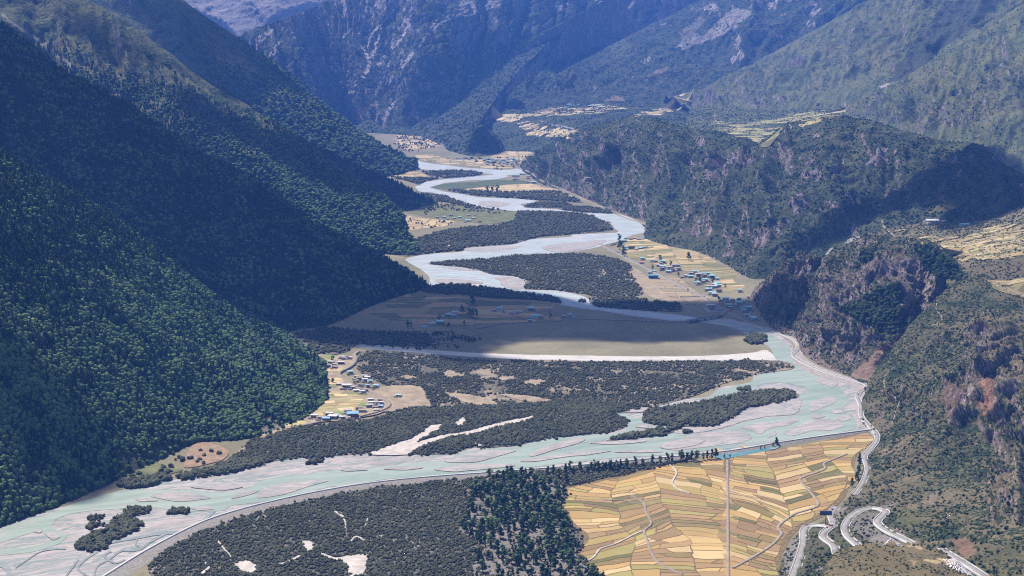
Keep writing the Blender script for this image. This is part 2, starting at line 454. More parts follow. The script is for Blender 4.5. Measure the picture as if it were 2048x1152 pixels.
# far side of the valley
loft('far_pale_mountain', 'pale bare scree mountains at the very head of the valley', [
    [(300, 140, 13000), (420, 120, 13000), (520, 100, 13000), (620, 95, 13000), (720, 95, 13000), (840, 90, 13200), (1000, 90, 13500)],
    [(240, -150, 15500), (380, -90, 15200), (470, -60, 15000), (560, -70, 15000), (680, -40, 15200), (840, -110, 15800), (1000, -150, 16500)]],
    200, 130, m_scree, amp=90, nscale=600, gul=160, gsc=700, crag=40, crag_all=0.8, seed=6, back=(900, 500))
PALESC = (0.42, 0.36, 0.345)
chutes = [
    (streak([(735, 0), (728, 40), (716, 70)], 5, 5), PALESC, 0.8), (streak([(800, 5), (770, 40), (742, 70), (735, 95)], 6, 5), PALESC, 0.8), (streak([(880, 30), (860, 60), (845, 80)], 5, 4), PALESC, 0.7), (streak([(780, 120), (765, 160), (750, 190)], 4, 5), PALESC, 0.7), (streak([(830, 190), (828, 220), (815, 240)], 5, 4), PALESC, 0.6), (streak([(920, 140), (930, 155)], 6, 4), PALESC, 0.6), (A2([(380, 430), (450, 540), (440, 600), (410, 660), (400, 560)]), (0.2, 0.17, 0.17), 0.6), (A2([(520, 460), (560, 480), (540, 510)]), (0.22, 0.19, 0.19), 0.6), (A2([(940, 350), (1010, 260), (1060, 300), (980, 420), (930, 480)]), (0.2, 0.165, 0.165), 0.6), (A2([(1110, 250), (1200, 150), (1310, 240), (1240, 280), (1160, 330)]), (0.2, 0.165, 0.165), 0.55),

    (streak(A2([(415, 95), (385, 170), (340, 230), (270, 310), (215, 380)]), 7, 8), PALESC, 1), (streak(A2([(240, 160), (200, 280), (170, 340), (160, 400), (110, 480), (30, 570)]), 6, 9), PALESC, 1),
    (streak(A2([(110, 230), (150, 310), (170, 350)]), 5, 8), PALESC, 1), (streak(A2([(320, 580), (285, 630), (260, 680), (238, 720)]), 5, 10), PALESC, 1),
    (streak(A2([(900, 10), (780, 50), (640, 90), (560, 150), (490, 210)]), 14, 3), SCREE, 0.8), (streak(A2([(490, 230), (440, 280), (350, 390)]), 5, 8), PALESC, 1),
    (streak(A2([(60, 160), (20, 220)]), 5, 7), PALESC, 1), (streak(A2([(520, 730), (490, 755), (470, 770)]), 5, 6), PALESC, 1), (A2([(570, 320), (590, 305), (645, 322), (600, 328)]), GREEN, 1),
    (streak(A1([(1620, 230), (1580, 290), (1550, 345)]), 6, 9), PALESC, 1), (A1([(1450, 240), (1500, 200), (1590, 150), (1570, 190), (1500, 250), (1460, 280)]), SCREE, 0.8),
    (A1([(1680, 200), (1720, 110), (1750, 120), (1740, 180), (1690, 230)]), SCREE, 0.8), (streak(A1([(1900, 215), (1880, 245)]), 6, 8), PALESC, 1),
    (A2([(1470, 0), (1720, 0), (1640, 80), (1570, 150), (1530, 110)]), SCREE, 0.85), (A2([(1215, 40), (1270, 0), (1330, 20), (1260, 70)]), SCREE, 0.9), (A2([(700, 0), (1000, 0), (900, 40), (760, 90), (640, 110)]), SCREE, 0.7)]
loft('central_massif', 'blue-hazed rocky massif with pale scree chutes closing the valley', [
    [(380, 290), (440, 290), (560, 275), (690, 250), (730, 258), (770, 266), (820, 268), (870, 270), (960, 262, 9600), (1100, 230, 10500), (1350, 150, 12800), (1650, 60, 13500)],
    [(380, 110, 9900), (470, 80, 9950), (530, 52, 10100), (590, 30, 10300), (650, 4, 10500), (700, -20, 10700), (770, -60, 11000), (850, -80, 11500), (980, -90, 12000), (1150, -90, 12800), (1400, -120, 14200), (1700, -160, 14800)]],
    640, 380, m_far, amp=60, nscale=420, gul=190, gsc=430, crag=75, crag_all=0.5, seed=7, back=(600, 500), patches=chutes, crest_w=0.25)
loft('middle_ridge', 'smooth blue ridge running down to a small dark cone beside the river', [
    [(700, 258, 9400), (770, 264, 9250), (840, 268, 9000), (880, 285, 8300), (905, 306, 7750), (950, 313), (985, 310), (1009, 303)],
    [(1230, -10, 11900), (1130, 60, 11300), (1060, 120, 10600), (1000, 185, 9700), (955, 250, 8500), (965, 250, 8250), (990, 268, 8050), (1007, 290, 7900)]],
    220, 160, m_far, amp=26, nscale=260, gul=34, gsc=330, seed=8, back=(500, 400))
loft('upper_right_mountain', 'broad blue shrub-covered mountain above the far plateau village', [
    [(985, 224, 9700), (1060, 214, 9600), (1150, 209, 9600), (1250, 206, 9500), (1340, 206, 9400), (1440, 212, 9300), (1560, 222, 9250), (1760, 225, 9700)],
    [(1010, 200, 9900), (1110, 150, 10700), (1180, 112, 11200), (1300, 52, 11800), (1450, -18, 12300), (1600, -90, 12800), (1800, -190, 13400), (2050, -280, 14200)]],
    340, 220, m_far, amp=60, nscale=380, gul=230, gsc=430, crag=50, crag_all=0.3, seed=9, back=(700, 600),
    patches=[(A2([(1520, 580), (1580, 545), (1640, 565), (1640, 590), (1560, 600)]), TAN, 0.9), (A2([(1770, 440), (1830, 400), (1900, 380), (1880, 410), (1800, 445)]), TAN, 0.8), (A2([(1540, 260), (1620, 205), (1680, 260), (1670, 330), (1580, 320)]), GREEN, 0.7),
             (A2([(1360, 300), (1420, 230), (1435, 250), (1380, 305)]), SCREE, 0.9), (A2([(1930, 280), (2016, 160), (2080, 200), (1990, 290)]), SCREE, 0.6), (A3([(0, 270), (170, 200), (340, 40), (450, 60), (440, 90), (270, 210), (60, 285)]), SCREE, 0.75),
             (A3([(20, 190), (150, 90), (190, 110), (60, 250)]), SCREE, 0.5)])
loft('far_plateau', 'far terrace above the river carrying the distant plateau village', [
    [(1000, 300, 7850), (1060, 300, 7800), (1120, 292, 7600), (1250, 268, 7000), (1420, 262, 6700)],
    [(985, 260, 8800), (1060, 250, 8700), (1120, 240, 8500), (1250, 232, 8400), (1420, 232, 8000)],
    [(985, 216, 9800), (1060, 208, 9750), (1150, 204, 9700), (1260, 200, 9600), (1450, 198, 9500)]],
    220, 120, m_rh, amp=14, nscale=200, gul=12, gsc=260, seed=10, back=(200, 60),
    patches=[(A2([(880, 680), (960, 665), (1110, 668), (1000, 690)]), STRAW, 1), (A2([(1100, 650), (1200, 615), (1260, 625), (1240, 650)]), TAN, 0.8),
             (streak(A2([(900, 620), (960, 632), (1060, 630)]), 2, 2), SCREE, 1), (streak(A2([(1150, 695), (1220, 718), (1300, 730), (1360, 745)]), 2, 3), SCREE, 1)])
loft('right_grass_mountain', 'large green grass mountain rising beyond the upper plateau on the right', [
    [(1380, 222, 8300), (1450, 222, 8000), (1560, 230, 7600), (1640, 224, 7400), (1720, 206, 7200), (1790, 186, 7100), (1900, 150, 7000), (2100, 70, 6900)],
    [(1330, 202, 9200), (1400, 180, 9200), (1520, 120, 9300), (1640, 55, 9400), (1740, 0, 9500), (1850, -60, 9600), (2000, -140, 9700), (2200, -250, 9800)]],
    320, 240, m_grass, amp=44, nscale=340, gul=170, gsc=270, crag=40, crag_all=0.25, seed=11, back=(600, 500),
    rocks=[(A3([(1240, 470), (1300, 380), (1370, 240), (1480, 130), (1560, 0), (1900, 0), (1700, 180), (1560, 270), (1400, 420), (1270, 470)]), 0.16), (A3([(560, 540), (650, 560), (640, 640), (480, 640), (400, 600)]), 0.3)],
    patches=[(A3([(1240, 470), (1300, 380), (1370, 240), (1480, 130), (1560, 0), (1900, 0), (1700, 180), (1560, 270), (1400, 420), (1270, 470)]), (0.035, 0.042, 0.032), 0.8),  # dark wedge: shade of the gully painted into the slope colour
             (A3([(640, 245), (700, 190), (830, 90), (960, 10), (980, 20), (850, 120), (760, 190), (680, 240)]), SCREE, 0.8), (A3([(1180, 500), (1240, 475), (1260, 485), (1190, 510)]), SCREE, 0.9)])
loft('right_near_grass_slope', 'grassy slope with rocky knolls along the upper right edge', [
    [(1690, 237, 6900), (1750, 250, 6500), (1830, 277, 6000), (1900, 302, 5600), (1980, 335, 5200), (2120, 390, 4900)],
    [(1690, 212, 7100), (1750, 185, 7000), (1850, 130, 6900), (1950, 68, 6800), (2048, 8, 6700), (2200, -90, 6600)]],
    280, 260, m_grass, amp=26, nscale=150, gul=85, gsc=170, crag=34, crag_all=0.10, seed=12, back=(400, 160),
    rocks=[(A3([(1050, 640), (1200, 580), (1500, 600), (1700, 480), (2016, 300), (2016, 620), (1800, 720), (1500, 760), (1250, 740)]), 0.13)],
    patches=[(A3([(1240, 765), (1300, 740), (1320, 755), (1260, 775)]), GREEN, 0.9)])
loft('upper_plateau', 'high terrace of fields beyond the dark wooded hill', [
    [(1370, 310, 5650), (1450, 310, 5600), (1540, 315, 5500), (1640, 300, 5400), (1760, 285, 5700)],
    [(1370, 255, 6900), (1450, 250, 6800), (1540, 255, 6600), (1640, 245, 6500), (1750, 240, 6500)],
    [(1380, 214, 8450), (1460, 212, 8200), (1560, 218, 7800), (1650, 213, 7500), (1730, 196, 7350)]],
    200, 140, m_grass, amp=5, nscale=150, gul=0, seed=13, back=(150, 30))
loft('right_wooded_hill', 'large dark shrub-covered hill with purple crags on the right of the valley', [
    [(1046, 338), (1078, 366), (1135, 383), (1195, 408), (1255, 432), (1303, 450), (1288, 474), (1330, 490), (1390, 503), (1445, 526), (1495, 555), (1540, 575, 3640), (1600, 550, 3670), (1680, 512, 3670), (1770, 470, 3610), (1860, 452, 3610), (1980, 446, 3490), (2060, 415, 3640), (2170, 390, 3700), (2600, 380, 3700)],
    [(1048, 330, 6790), (1075, 305, 6750), (1110, 285, 6700), (1170, 260, 6600), (1240, 240, 6350), (1300, 235, 6000), (1375, 258, 5650), (1440, 265, 5400), (1500, 283, 5100), (1520, 290, 5000), (1560, 257, 4950), (1600, 245, 4900), (1680, 235, 4800), (1740, 245, 4700), (1800, 262, 4600), (1880, 283, 4500), (1940, 290, 4400), (1990, 310, 4300), (2048, 350, 4200), (2170, 420, 4050), (2600, 450, 4000)]],
    480, 260, m_rh, amp=26, nscale=190, gul=95, gsc=210, crag=48, crag_all=0.35, seed=14, back=(320, 120), crest_w=0.2,
    rocks=[(A3([(150, 950), (420, 870), (700, 860), (720, 920), (450, 960), (300, 1020), (200, 1060)]), 0.16), (A3([(1130, 950), (1160, 850), (1220, 850), (1230, 940), (1160, 980)]), 0.25), (A3([(860, 1060), (960, 930), (1010, 1020), (900, 1100)]), 0.2),
           (A6([(680, 120), (700, 20), (760, 30), (790, 110), (730, 170)]), 0.2), (A6([(290, 380), (340, 320), (560, 200), (680, 180), (620, 270), (400, 380)]), 0.2), (A6([(40, 270), (60, 60), (300, 60), (330, 200), (200, 280)]), 0.08), (A6([(880, 150), (960, 0), (1080, 20), (1000, 130)]), 0.12)],
    patches=[(A6([(970, 320), (1060, 237), (1078, 270), (1010, 325), (975, 330)]), SCREE, 1), (A6([(870, 380), (900, 335), (942, 330), (900, 372)]), SCREE, 1), (A3([(1380, 790), (1420, 755), (1520, 770), (1540, 800), (1460, 810)]), OCH, 0.8),
             (A2([(1390, 1050), (1410, 1020), (1460, 1020), (1440, 1050)]), SCREE, 1), (streak(A2([(1440, 1055), (1490, 1080), (1480, 1105)]), 3, 2), SCREE, 1), (A2([(1370, 1100), (1440, 1060), (1480, 1110), (1400, 1152), (1350, 1152)]), (0.17, 0.14, 0.13), 0.8),
             (A6([(1430, 130), (1530, 75), (1640, 95), (1560, 130)]), OCH, 0.8)])
loft('rocky_peak', 'steep rocky peak with purple crags above the river road', [
    [(1502, 590, 3420), (1516, 620, 3260), (1526, 650, 3130), (1554, 664), (1593, 680), (1604, 705), (1642, 731), (1695, 752), (1738, 772), (1800, 745, 2640), (1900, 650, 2680)],
    [(1508, 578, 3440), (1540, 550, 3380), (1580, 520, 3330), (1604, 505, 3300), (1630, 508, 3290), (1652, 519, 3260), (1668, 500, 3220), (1692, 488, 3180), (1760, 470, 3120), (1800, 478, 3080), (1850, 481, 3000), (1882, 500, 2950), (1912, 540, 2870), (1940, 562, 2780)]],
    400, 260, m_rock, amp=20, nscale=110, gul=46, gsc=95, crag=36, crag_all=0.6, ufade0=0.22, seed=15, back=(160, 60), crest_w=0.2,
    rocks=[(A6([(690, 480), (700, 370), (790, 370), (790, 470)]), 0.25), (A6([(850, 560), (1100, 420), (1400, 350), (1560, 600), (1400, 750), (1100, 600), (900, 700)]), 0.2), (A6([(720, 850), (1000, 700), (1180, 760), (1100, 950), (960, 1060)]), 0.12)],
    patches=[(A6([(1060, 640), (1180, 560), (1300, 535), (1320, 680), (1270, 840), (1150, 800), (940, 690)]), (0.03, 0.042, 0.022), 0.85), (A6([(1380, 310), (1480, 330), (1600, 420), (1700, 480), (1680, 530), (1560, 520), (1430, 450)]), DARK, 0.8), (A6([(1060, 410), (1070, 350), (1160, 330), (1140, 400), (1080, 430)]), DARK, 0.9),
             (A6([(1010, 1075), (1090, 990), (1240, 870), (1250, 880), (1160, 1000), (1125, 1105)]), (0.25, 0.165, 0.125), 1), (A6([(660, 590), (740, 500), (760, 490), (700, 580), (620, 660), (560, 690)]), TAN, 0.9), (A6([(1030, 440), (1110, 420), (1100, 440), (1040, 465)]), OCH, 0.9),  # tan sliver: sunlit gully flank painted into the rock colour
             (A6([(500, 795), (600, 806), (680, 836), (716, 885), (716, 930), (760, 975), (860, 1040), (960, 1082), (1030, 1090), (1000, 1060), (960, 1040), (880, 1000), (800, 930), (745, 880), (700, 815), (600, 780)]), (0.22, 0.165, 0.14), 0.85), (A6([(680, 830), (720, 830), (740, 880), (720, 900)]), (0.24, 0.17, 0.14), 0.9), (A6([(500, 760), (640, 640), (660, 660), (540, 770)]), (0.07, 0.065, 0.045), 0.8), (A6([(450, 720), (480, 700), (560, 660), (640, 560), (640, 640), (560, 730), (500, 745)]), GREEN, 0.6)])
loft('right_terraces', 'hanging terrace of straw fields behind the rocky peak', [
    [(1730, 530, 3120), (1850, 545, 2950), (1930, 577, 2725), (2000, 567, 2700), (2130, 562, 2680), (2560, 560, 2650)],
    [(1740, 490, 3320), (1840, 490, 3260), (1920, 500, 3050), (2000, 490, 3000), (2130, 480, 2980), (2560, 470, 2950)],
    [(1735, 464, 3500), (1790, 453, 3600), (1860, 445, 3630), (1980, 438, 3490), (2130, 385, 3600), (2560, 330, 3600)]],
    260, 160, m_terr, amp=4, nscale=110, gul=4, gsc=160, seed=16, back=(60, 20), crest_w=0.0,
    patches=[(cr(1720, 380, 5.238, [(1120, 800), (1300, 780), (1718, 740), (1718, 1152), (1300, 1100), (1150, 900)]), (0.10, 0.075, 0.045), 0.7)])
loft('right_near_slope', 'near mountainside of shrubs and red-brown crags on the lower right', [
    [(1545, 1240), (1556, 1152), (1568, 1110), (1595, 1070), (1640, 1045), (1680, 1012), (1705, 985), (1722, 950), (1735, 915), (1760, 882), (1752, 862), (1733, 840), (1722, 808), (1742, 772), (1748, 750)],
    [(2170, 1280, 1230), (2170, 1160, 1330), (2170, 1080, 1420), (2170, 1000, 1600), (2170, 930, 1800), (2170, 860, 1980), (2160, 800, 2120), (2130, 740, 2250), (2100, 690, 2380), (2060, 640, 2480), (2000, 590, 2600), (1935, 558, 2700), (1870, 605, 2690), (1800, 680, 2660), (1752, 744, 2645)]],
    420, 420, m_near, amp=12, nscale=90, gul=20, gsc=95, crag=36, crag_all=0.2, ufade=0.14, seed=17, back=(200, 20), crest_w=0.15, bulge=4,
    rocks=[(A9([(1560, 60), (1700, 0), (2016, 0), (2016, 900), (1850, 900), (1800, 700), (1900, 500), (1750, 300), (1600, 330)]), 0.22), (A9([(1200, 100), (1560, 0), (1700, 100), (1600, 330), (1400, 300)]), 0.05), (A6([(1700, 800), (1850, 700), (2016, 700), (2016, 1152), (1640, 1152)]), 0.16)],
    patches=[(A9([(1560, 0), (1640, 60), (1640, 200), (1560, 250), (1540, 120)]), (0.20, 0.12, 0.09), 0.5), (A9([(1760, 0), (1840, 20), (1850, 180), (1820, 250), (1770, 160)]), RED, 0.75), (A9([(1600, 940), (1660, 920), (1730, 970), (1740, 1020), (1660, 1060), (1640, 990)]), (0.20, 0.125, 0.08), 0.95),
             (A9([(1180, 470), (1210, 420), (1290, 415), (1240, 450)]), (0.2, 0.15, 0.11), 0.9), (A9([(1215, 550), (1240, 520), (1280, 525), (1250, 550)]), (0.2, 0.15, 0.11), 0.9), (A9([(1430, 745), (1490, 690), (1530, 660), (1540, 690), (1500, 740)]), (0.2, 0.15, 0.11), 0.8), (A9([(1250, 760), (1380, 760), (1430, 810), (1370, 880), (1260, 830)]), (0.12, 0.115, 0.055), 0.75),
             (A9([(1680, 880), (1700, 800), (1760, 840), (1750, 900)]), (0.14, 0.115, 0.07), 0.8), (A9([(1890, 920), (1960, 920), (2016, 1000), (2016, 1060), (1940, 1050), (1860, 960)]), (0.075, 0.08, 0.04), 0.7),
             (A9([(640, 980), (720, 880), (760, 880), (745, 960), (690, 1100), (640, 1152), (630, 1100)]), GRAV, 0.7), (A9([(770, 870), (900, 860), (960, 880), (860, 1030), (800, 1152), (720, 1152), (780, 980)]), (0.10, 0.085, 0.065), 0.5), (A9([(820, 1152), (900, 1030), (960, 1000), (940, 1040), (860, 1152)]), GRAV, 0.8),
             (A9([(1010, 860), (1100, 780), (1200, 790), (1150, 840), (1180, 900), (1340, 950), (1210, 965), (1110, 940), (1060, 970)]), (0.19, 0.165, 0.15), 0.75), (A9([(1120, 930), (1220, 900), (1340, 960), (1260, 990), (1140, 960)]), GRAV, 0.8), (A9([(1230, 850), (1330, 910), (1400, 950), (1520, 980), (1620, 1020), (1600, 1045), (1400, 975), (1300, 930)]), (0.22, 0.17, 0.155), 0.9),
             (A9([(940, 740), (1000, 760), (960, 820), (930, 850), (925, 800)]), (0.22, 0.18, 0.165), 0.8), (A9([(1200, 760), (1280, 720), (1260, 750), (1220, 775)]), (0.22, 0.18, 0.165), 0.8), (A9([(1100, 110), (1200, 200), (1240, 300), (1290, 330), (1200, 340), (1160, 250), (1090, 150)]), (0.15, 0.12, 0.09), 0.7),
             (A6([(1790, 700), (1880, 740), (2016, 700), (2016, 880), (1900, 900)]), (0.13, 0.115, 0.06), 0.5), (A6([(1880, 910), (1990, 960), (1990, 1040), (1910, 1010)]), TAN, 0.8), (A6([(1480, 775), (1540, 755), (1550, 770), (1500, 780)]), TAN, 0.9)])
loft('viewpoint_knoll', 'grassy brown knoll at the bottom right edge carrying the prayer flags', [
    [(1600, 1280, 1150), (1700, 1280, 1120), (1800, 1280, 1110), (1900, 1280, 1110), (2050, 1280, 1110)],
    [(1640, 1154, 1330), (1665, 1110, 1350), (1720, 1090, 1370), (1790, 1085, 1380), (1850, 1090, 1380), (1884, 1103, 1372), (1915, 1126, 1360), (1950, 1154, 1340), (2000, 1192, 1330)]],
    200, 150, m_knoll, amp=5, nscale=60, gul=3, gsc=60, seed=18, back=(60, 40), crest_w=0.3,
    patches=[(A9([(1310, 990), (1360, 975), (1420, 980), (1400, 1000)]), (0.33, 0.25, 0.13), 1), (A9([(1420, 1060), (1480, 1058), (1560, 1062), (1590, 1070), (1500, 1075)]), (0.36, 0.28, 0.14), 1), (A9([(1340, 1065), (1400, 1060), (1380, 1090)]), (0.27, 0.19, 0.12), 1), (A9([(1510, 1048), (1570, 1042), (1600, 1068), (1560, 1060)]), (0.42, 0.34, 0.16), 1)])
BVH = None
# ------------------------------------------------------------------ valley floor: stacked sheets of ground, gravel, water, fields
gm = mesh_np('ground', [(-12500, -1500, 0), (12500, -1500, 0), (12500, 23500, 0), (-12500, 23500, 0)], [(0, 1, 2, 3)])
ground = link(bpy.data.objects.new('ground', gm))
tag(ground, 'flat olive brown valley floor under the meadows and villages', 'ground', kind='structure')
TV.append(np.array([(-12500, -1500, 0), (12500, -1500, 0), (12500, 23500, 0), (-12500, 23500, 0)], float)); TF.append(np.array([[0, 1, 2, 3]]) + TOFF)
_V = np.concatenate(TV); _F = np.concatenate(TF)
_Vl, _Fl = [tuple(v) for v in _V.tolist()], [tuple(f) for f in _F.tolist()]
BVH = BVHTree.FromPolygons(_Vl, _Fl)
_k0 = TOFF - len(TERRAIN[-1][0])
BVH_ROAD = BVHTree.FromPolygons(_Vl, [f for f in _Fl if not (_k0 <= f[0] < TOFF)])       # without the viewpoint knoll, behind which the roads pass
EYE = Vector((0, 0, H))

def pick(px, py, bvh=None):                # terrain point seen at a pixel
    d = Vector(ray(px, py)).normalized()
    h = (bvh or BVH).ray_cast(EYE, d, 40000)
    return h[0], h[1]

def drop(x, y):                            # terrain height under a point
    h = BVH.ray_cast(Vector((x, y, 4000)), Vector((0, 0, -1)), 6000)
    return (h[0].z if h[0] else 0.0), h[1]

def smooth_poly(poly, step=4.0, jit=1.2, seed=0, closed=True):
    P = np.array(poly, float)
    per = np.linalg.norm(np.diff(np.vstack([P, P[:1]]), axis=0), axis=1).sum()
    n = int(max(len(P) * 4, per / step))
    Q = catmull(P, n, closed)
    if jit:
        g = gnd(Q[:, 0], Q[:, 1])
        k = jit / 2000.0 * g[:, 1] / FPX * 2000.0
        j = np.stack([fbm(g / 26, 4, seed), fbm(g / 26, 4, seed + 50), 0 * g[:, 0]], 1) * 2.4
        g = g + j * k[:, None] * np.array([1.0, 2.2, 0])
        return g
    return gnd(Q[:, 0], Q[:, 1])

def sheet(name, poly, z, mat, label, jit=1.2, seed=0, step=4.0, kind='structure', cat='ground'):
    g = smooth_poly(poly, step, jit, seed)
    g[:, 2] = z
    A = 0.5 * np.sum(g[:, 0] * np.roll(g[:, 1], -1) - np.roll(g[:, 0], -1) * g[:, 1])
    if A < 0: g = g[::-1]
    me = bpy.data.meshes.new(name)
    me.from_pydata([tuple(p) for p in g.tolist()], [], [list(range(len(g)))])
    me.materials.append(mat)
    o = link(bpy.data.objects.new(name, me))
    return tag(o, label, cat, kind=kind)

def multi_sheet(name, polys, z, mat, label, jit=1.2, cat='ground'):
    vs, fs = [], []
    for k, poly in enumerate(polys):
        g = smooth_poly(poly, 3.0, jit, k * 3 + 1)
        g[:, 2] = z + 0.02 * k
        A = 0.5 * np.sum(g[:, 0] * np.roll(g[:, 1], -1) - np.roll(g[:, 0], -1) * g[:, 1])
        if A < 0: g = g[::-1]
        fs.append(list(range(len(vs), len(vs) + len(g)))); vs += [tuple(p) for p in g.tolist()]
    me = bpy.data.meshes.new(name); me.from_pydata(vs, [], fs); me.materials.append(mat)
    o = link(bpy.data.objects.new(name, me))
    return tag(o, label, cat, kind='structure')

# materials of the floor
m = NT('meadow_ground')
nA, nB = m.noise(m.pos, 0.006, 6, 0.6), m.noise(m.map(m.pos, (1, 2.2, 1)), 0.06, 6, 0.7)
c = m.mix(m.step(nA, 0.35, 0.65), (0.155, 0.138, 0.085), (0.215, 0.185, 0.118))
c = m.mix(m.math('MULTIPLY', m.step(nB, 0.42, 0.7), 0.45), c, (0.085, 0.084, 0.05))
c = m.mix(m.math('MULTIPLY', m.step(m.noise(m.pos, 0.02, 6, 0.75), 0.66, 0.74), 0.7), c, (0.26, 0.23, 0.19))
gm.materials.append(m.done(c))

def gravel_mat(name, base, light, dark, wet, rz, thr=0.035, sc=1.0):
    m = NT(name)
    v = m.map(m.pos, (0.010 * sc, 0.055 * sc, 0.02), rz)
    wv = m.noise(v, 1.0, 6, 0.62, 1.6)
    lam = m.noise(m.map(m.pos, (0.02 * sc, 0.14 * sc, 0.05), rz), 1.0, 7, 0.7, 1.0)
    c = m.mix(m.step(lam, 0.36, 0.62), base, light)
    c = m.mix(m.math('MULTIPLY', m.step(lam, 0.60, 0.72), 0.65), c, dark)
    c = m.mix(m.math('MULTIPLY', m.step(m.noise(m.pos, 0.012, 5, 0.6), 0.5, 0.68), 0.5), c, tuple(0.72 * x for x in base))
    th = m.math('ABSOLUTE', m.math('SUBTRACT', wv, 0.5))
    wetf = m.step(th, thr, thr * 0.45)
    ring = m.math('MULTIPLY', m.step(th, thr * 2.1, thr), 0.3)
    c = m.mix(ring, c, dark)
    c = m.mix(wetf, c, wet)
    m.bump(lam, 0.3, 0.5)
    return m.done(c, m.math('SUBTRACT', 0.95, m.math('MULTIPLY', wetf, 0.6)), 0.2)

m_gravel = gravel_mat('river_gravel', (0.285, 0.248, 0.238), (0.375, 0.33, 0.315), (0.125, 0.112, 0.108), (0.165, 0.215, 0.205), R(25))
m_bar = gravel_mat('gravel_bar_sand', (0.265, 0.232, 0.222), (0.37, 0.325, 0.31), (0.12, 0.108, 0.104), (0.17, 0.215, 0.205), R(12), 0.02, 1.5)
m_gravel_up = gravel_mat('upper_river_gravel', (0.36, 0.335, 0.33), (0.43, 0.40, 0.395), (0.24, 0.225, 0.22), (0.33, 0.37, 0.375), R(5), 0.07, 0.8)
m_wash = gravel_mat('dry_wash_gravel', (0.40, 0.37, 0.34), (0.50, 0.465, 0.43), (0.24, 0.22, 0.2), (0.42, 0.39, 0.36), R(2), 0.02, 1.3)

def water_mat(name, a, b, rz, g0=0.525):
    m = NT(name)
    n = m.noise(m.map(m.pos, (0.006, 0.03, 0.02), rz), 1.0, 6, 0.6, 1.2)
    f = m.noise(m.map(m.pos, (0.03, 0.16, 0.05), rz), 1.0, 5, 0.7, 0.6)
    c = m.mix(m.step(n, 0.35, 0.65), a, b)
    c = m.mix(m.math('MULTIPLY', m.step(f, 0.62, 0.74), 0.35), c, (0.5, 0.55, 0.53))
    g = m.noise(m.map(m.pos, (0.014, 0.075, 0.05), rz), 1.0, 7, 0.68, 1.4)
    c = m.mix(m.math('MULTIPLY', m.step(g, g0, g0 + 0.10), 0.6), c, (0.26, 0.24, 0.225))
    c = m.mix(m.math('MULTIPLY', m.step(g, g0 + 0.09, g0 + 0.15), 0.7), c, (0.36, 0.32, 0.305))
    m.bump(m.noise(m.map(m.pos, (0.3, 0.6, 0.3), rz), 1.0, 4, 0.6), 0.12, 0.3)
    return m.done(c, 0.45, 0.12)
m_water = water_mat('silty_turquoise_water', (0.195, 0.245, 0.208), (0.262, 0.308, 0.264), R(22))
m_water_up = water_mat('pale_blue_grey_water', (0.30, 0.36, 0.37), (0.38, 0.42, 0.43), R(8), 0.465)
m_pool = water_mat('clear_blue_pool', (0.075, 0.175, 0.20), (0.11, 0.215, 0.235), R(15))

def scrub_mat(name, g1, g2, sand, thr=0.62):
    m = NT(name)
    n, k = m.noise(m.pos, 0.011, 6, 0.62, 0.5), m.noise(m.pos, 0.16, 5, 0.7)
    c = m.mix(m.step(k, 0.35, 0.65), g1, g2)
    return m.done(m.mix(m.step(m.math('ADD', n, m.math('MULTIPLY', m.math('SUBTRACT', k, 0.5), 0.35)), thr, thr + 0.06), c, sand))
m_scrub = scrub_mat('scrub_floor', (0.075, 0.072, 0.058), (0.13, 0.118, 0.096), (0.23, 0.195, 0.16), 0.58)
m_scrub_patchy = scrub_mat('patchy_scrub_floor', (0.07, 0.066, 0.048), (0.125, 0.105, 0.075), (0.24, 0.19, 0.135), 0.52)
m_bank = plain('river_bank_gravel', (0.27, 0.235, 0.22), 0.95, 0.1, 0.25, 0.15)
m_bare = plain('bare_tan_soil', (0.26, 0.205, 0.145), 0.95, 0.1, 0.22, 0.05)
m_sand = plain('pale_sand', (0.40, 0.355, 0.32), 0.95, 0.1, 0.18, 0.08)
m_brownsoil = plain('red_brown_soil', (0.235, 0.16, 0.11), 0.95, 0.1, 0.2, 0.08)
m_green = plain('fresh_green_crop', (0.15, 0.22, 0.06), 0.95, 0.1, 0.25, 0.1)
m_turf = plain('short_green_meadow', (0.12, 0.125, 0.06), 0.95, 0.1, 0.25, 0.03)
m_balk = plain('field_balk', (0.145, 0.105, 0.055), 0.95, 0.1, 0.35, 0.2)
m_dirt = plain('dirt_track', (0.25, 0.205, 0.165), 0.95, 0.1, 0.2, 0.2)
m_conc = plain('pale_concrete', (0.46, 0.445, 0.425), 0.85, 0.2, 0.12, 0.3)
m_dike = plain('grey_embankment_stone', (0.21, 0.19, 0.175), 0.95, 0.1, 0.3, 0.4)

# rivers ----------------------------------------------------------------
gravel_main = [(-80, 1075), (0, 1053), (100, 1021), (230, 986), (330, 963), (430, 946), (500, 936), (560, 920), (640, 902), (690, 892), (740, 880), (800, 868), (850, 870), (900, 905), (960, 892), (1000, 884), (1080, 878), (1150, 864), (1240, 858), (1247, 852), (1228, 826), (1290, 806), (1380, 798), (1420, 792), (1440, 776), (1500, 764), (1510, 744), (1545, 735), (1560, 715), (1530, 690), (1500, 672), (1450, 652), (1395, 644), (1380, 640), (1440, 636), (1500, 648), (1545, 664), (1585, 690), (1580, 715), (1600, 735), (1640, 748), (1690, 765), (1722, 785), (1716, 830), (1738, 862), (1640, 878), (1560, 892), (1450, 908), (1300, 923), (1150, 937), (1000, 949), (850, 960), (730, 972), (630, 990), (560, 1005), (480, 1026), (400, 1054), (300, 1105), (205, 1160), (140, 1230), (-80, 1230)]
sheet('riverbed', gravel_main, 0.3, m_gravel, 'pinkish grey braided gravel bed of the near river', 1.5, 1, cat='riverbed')
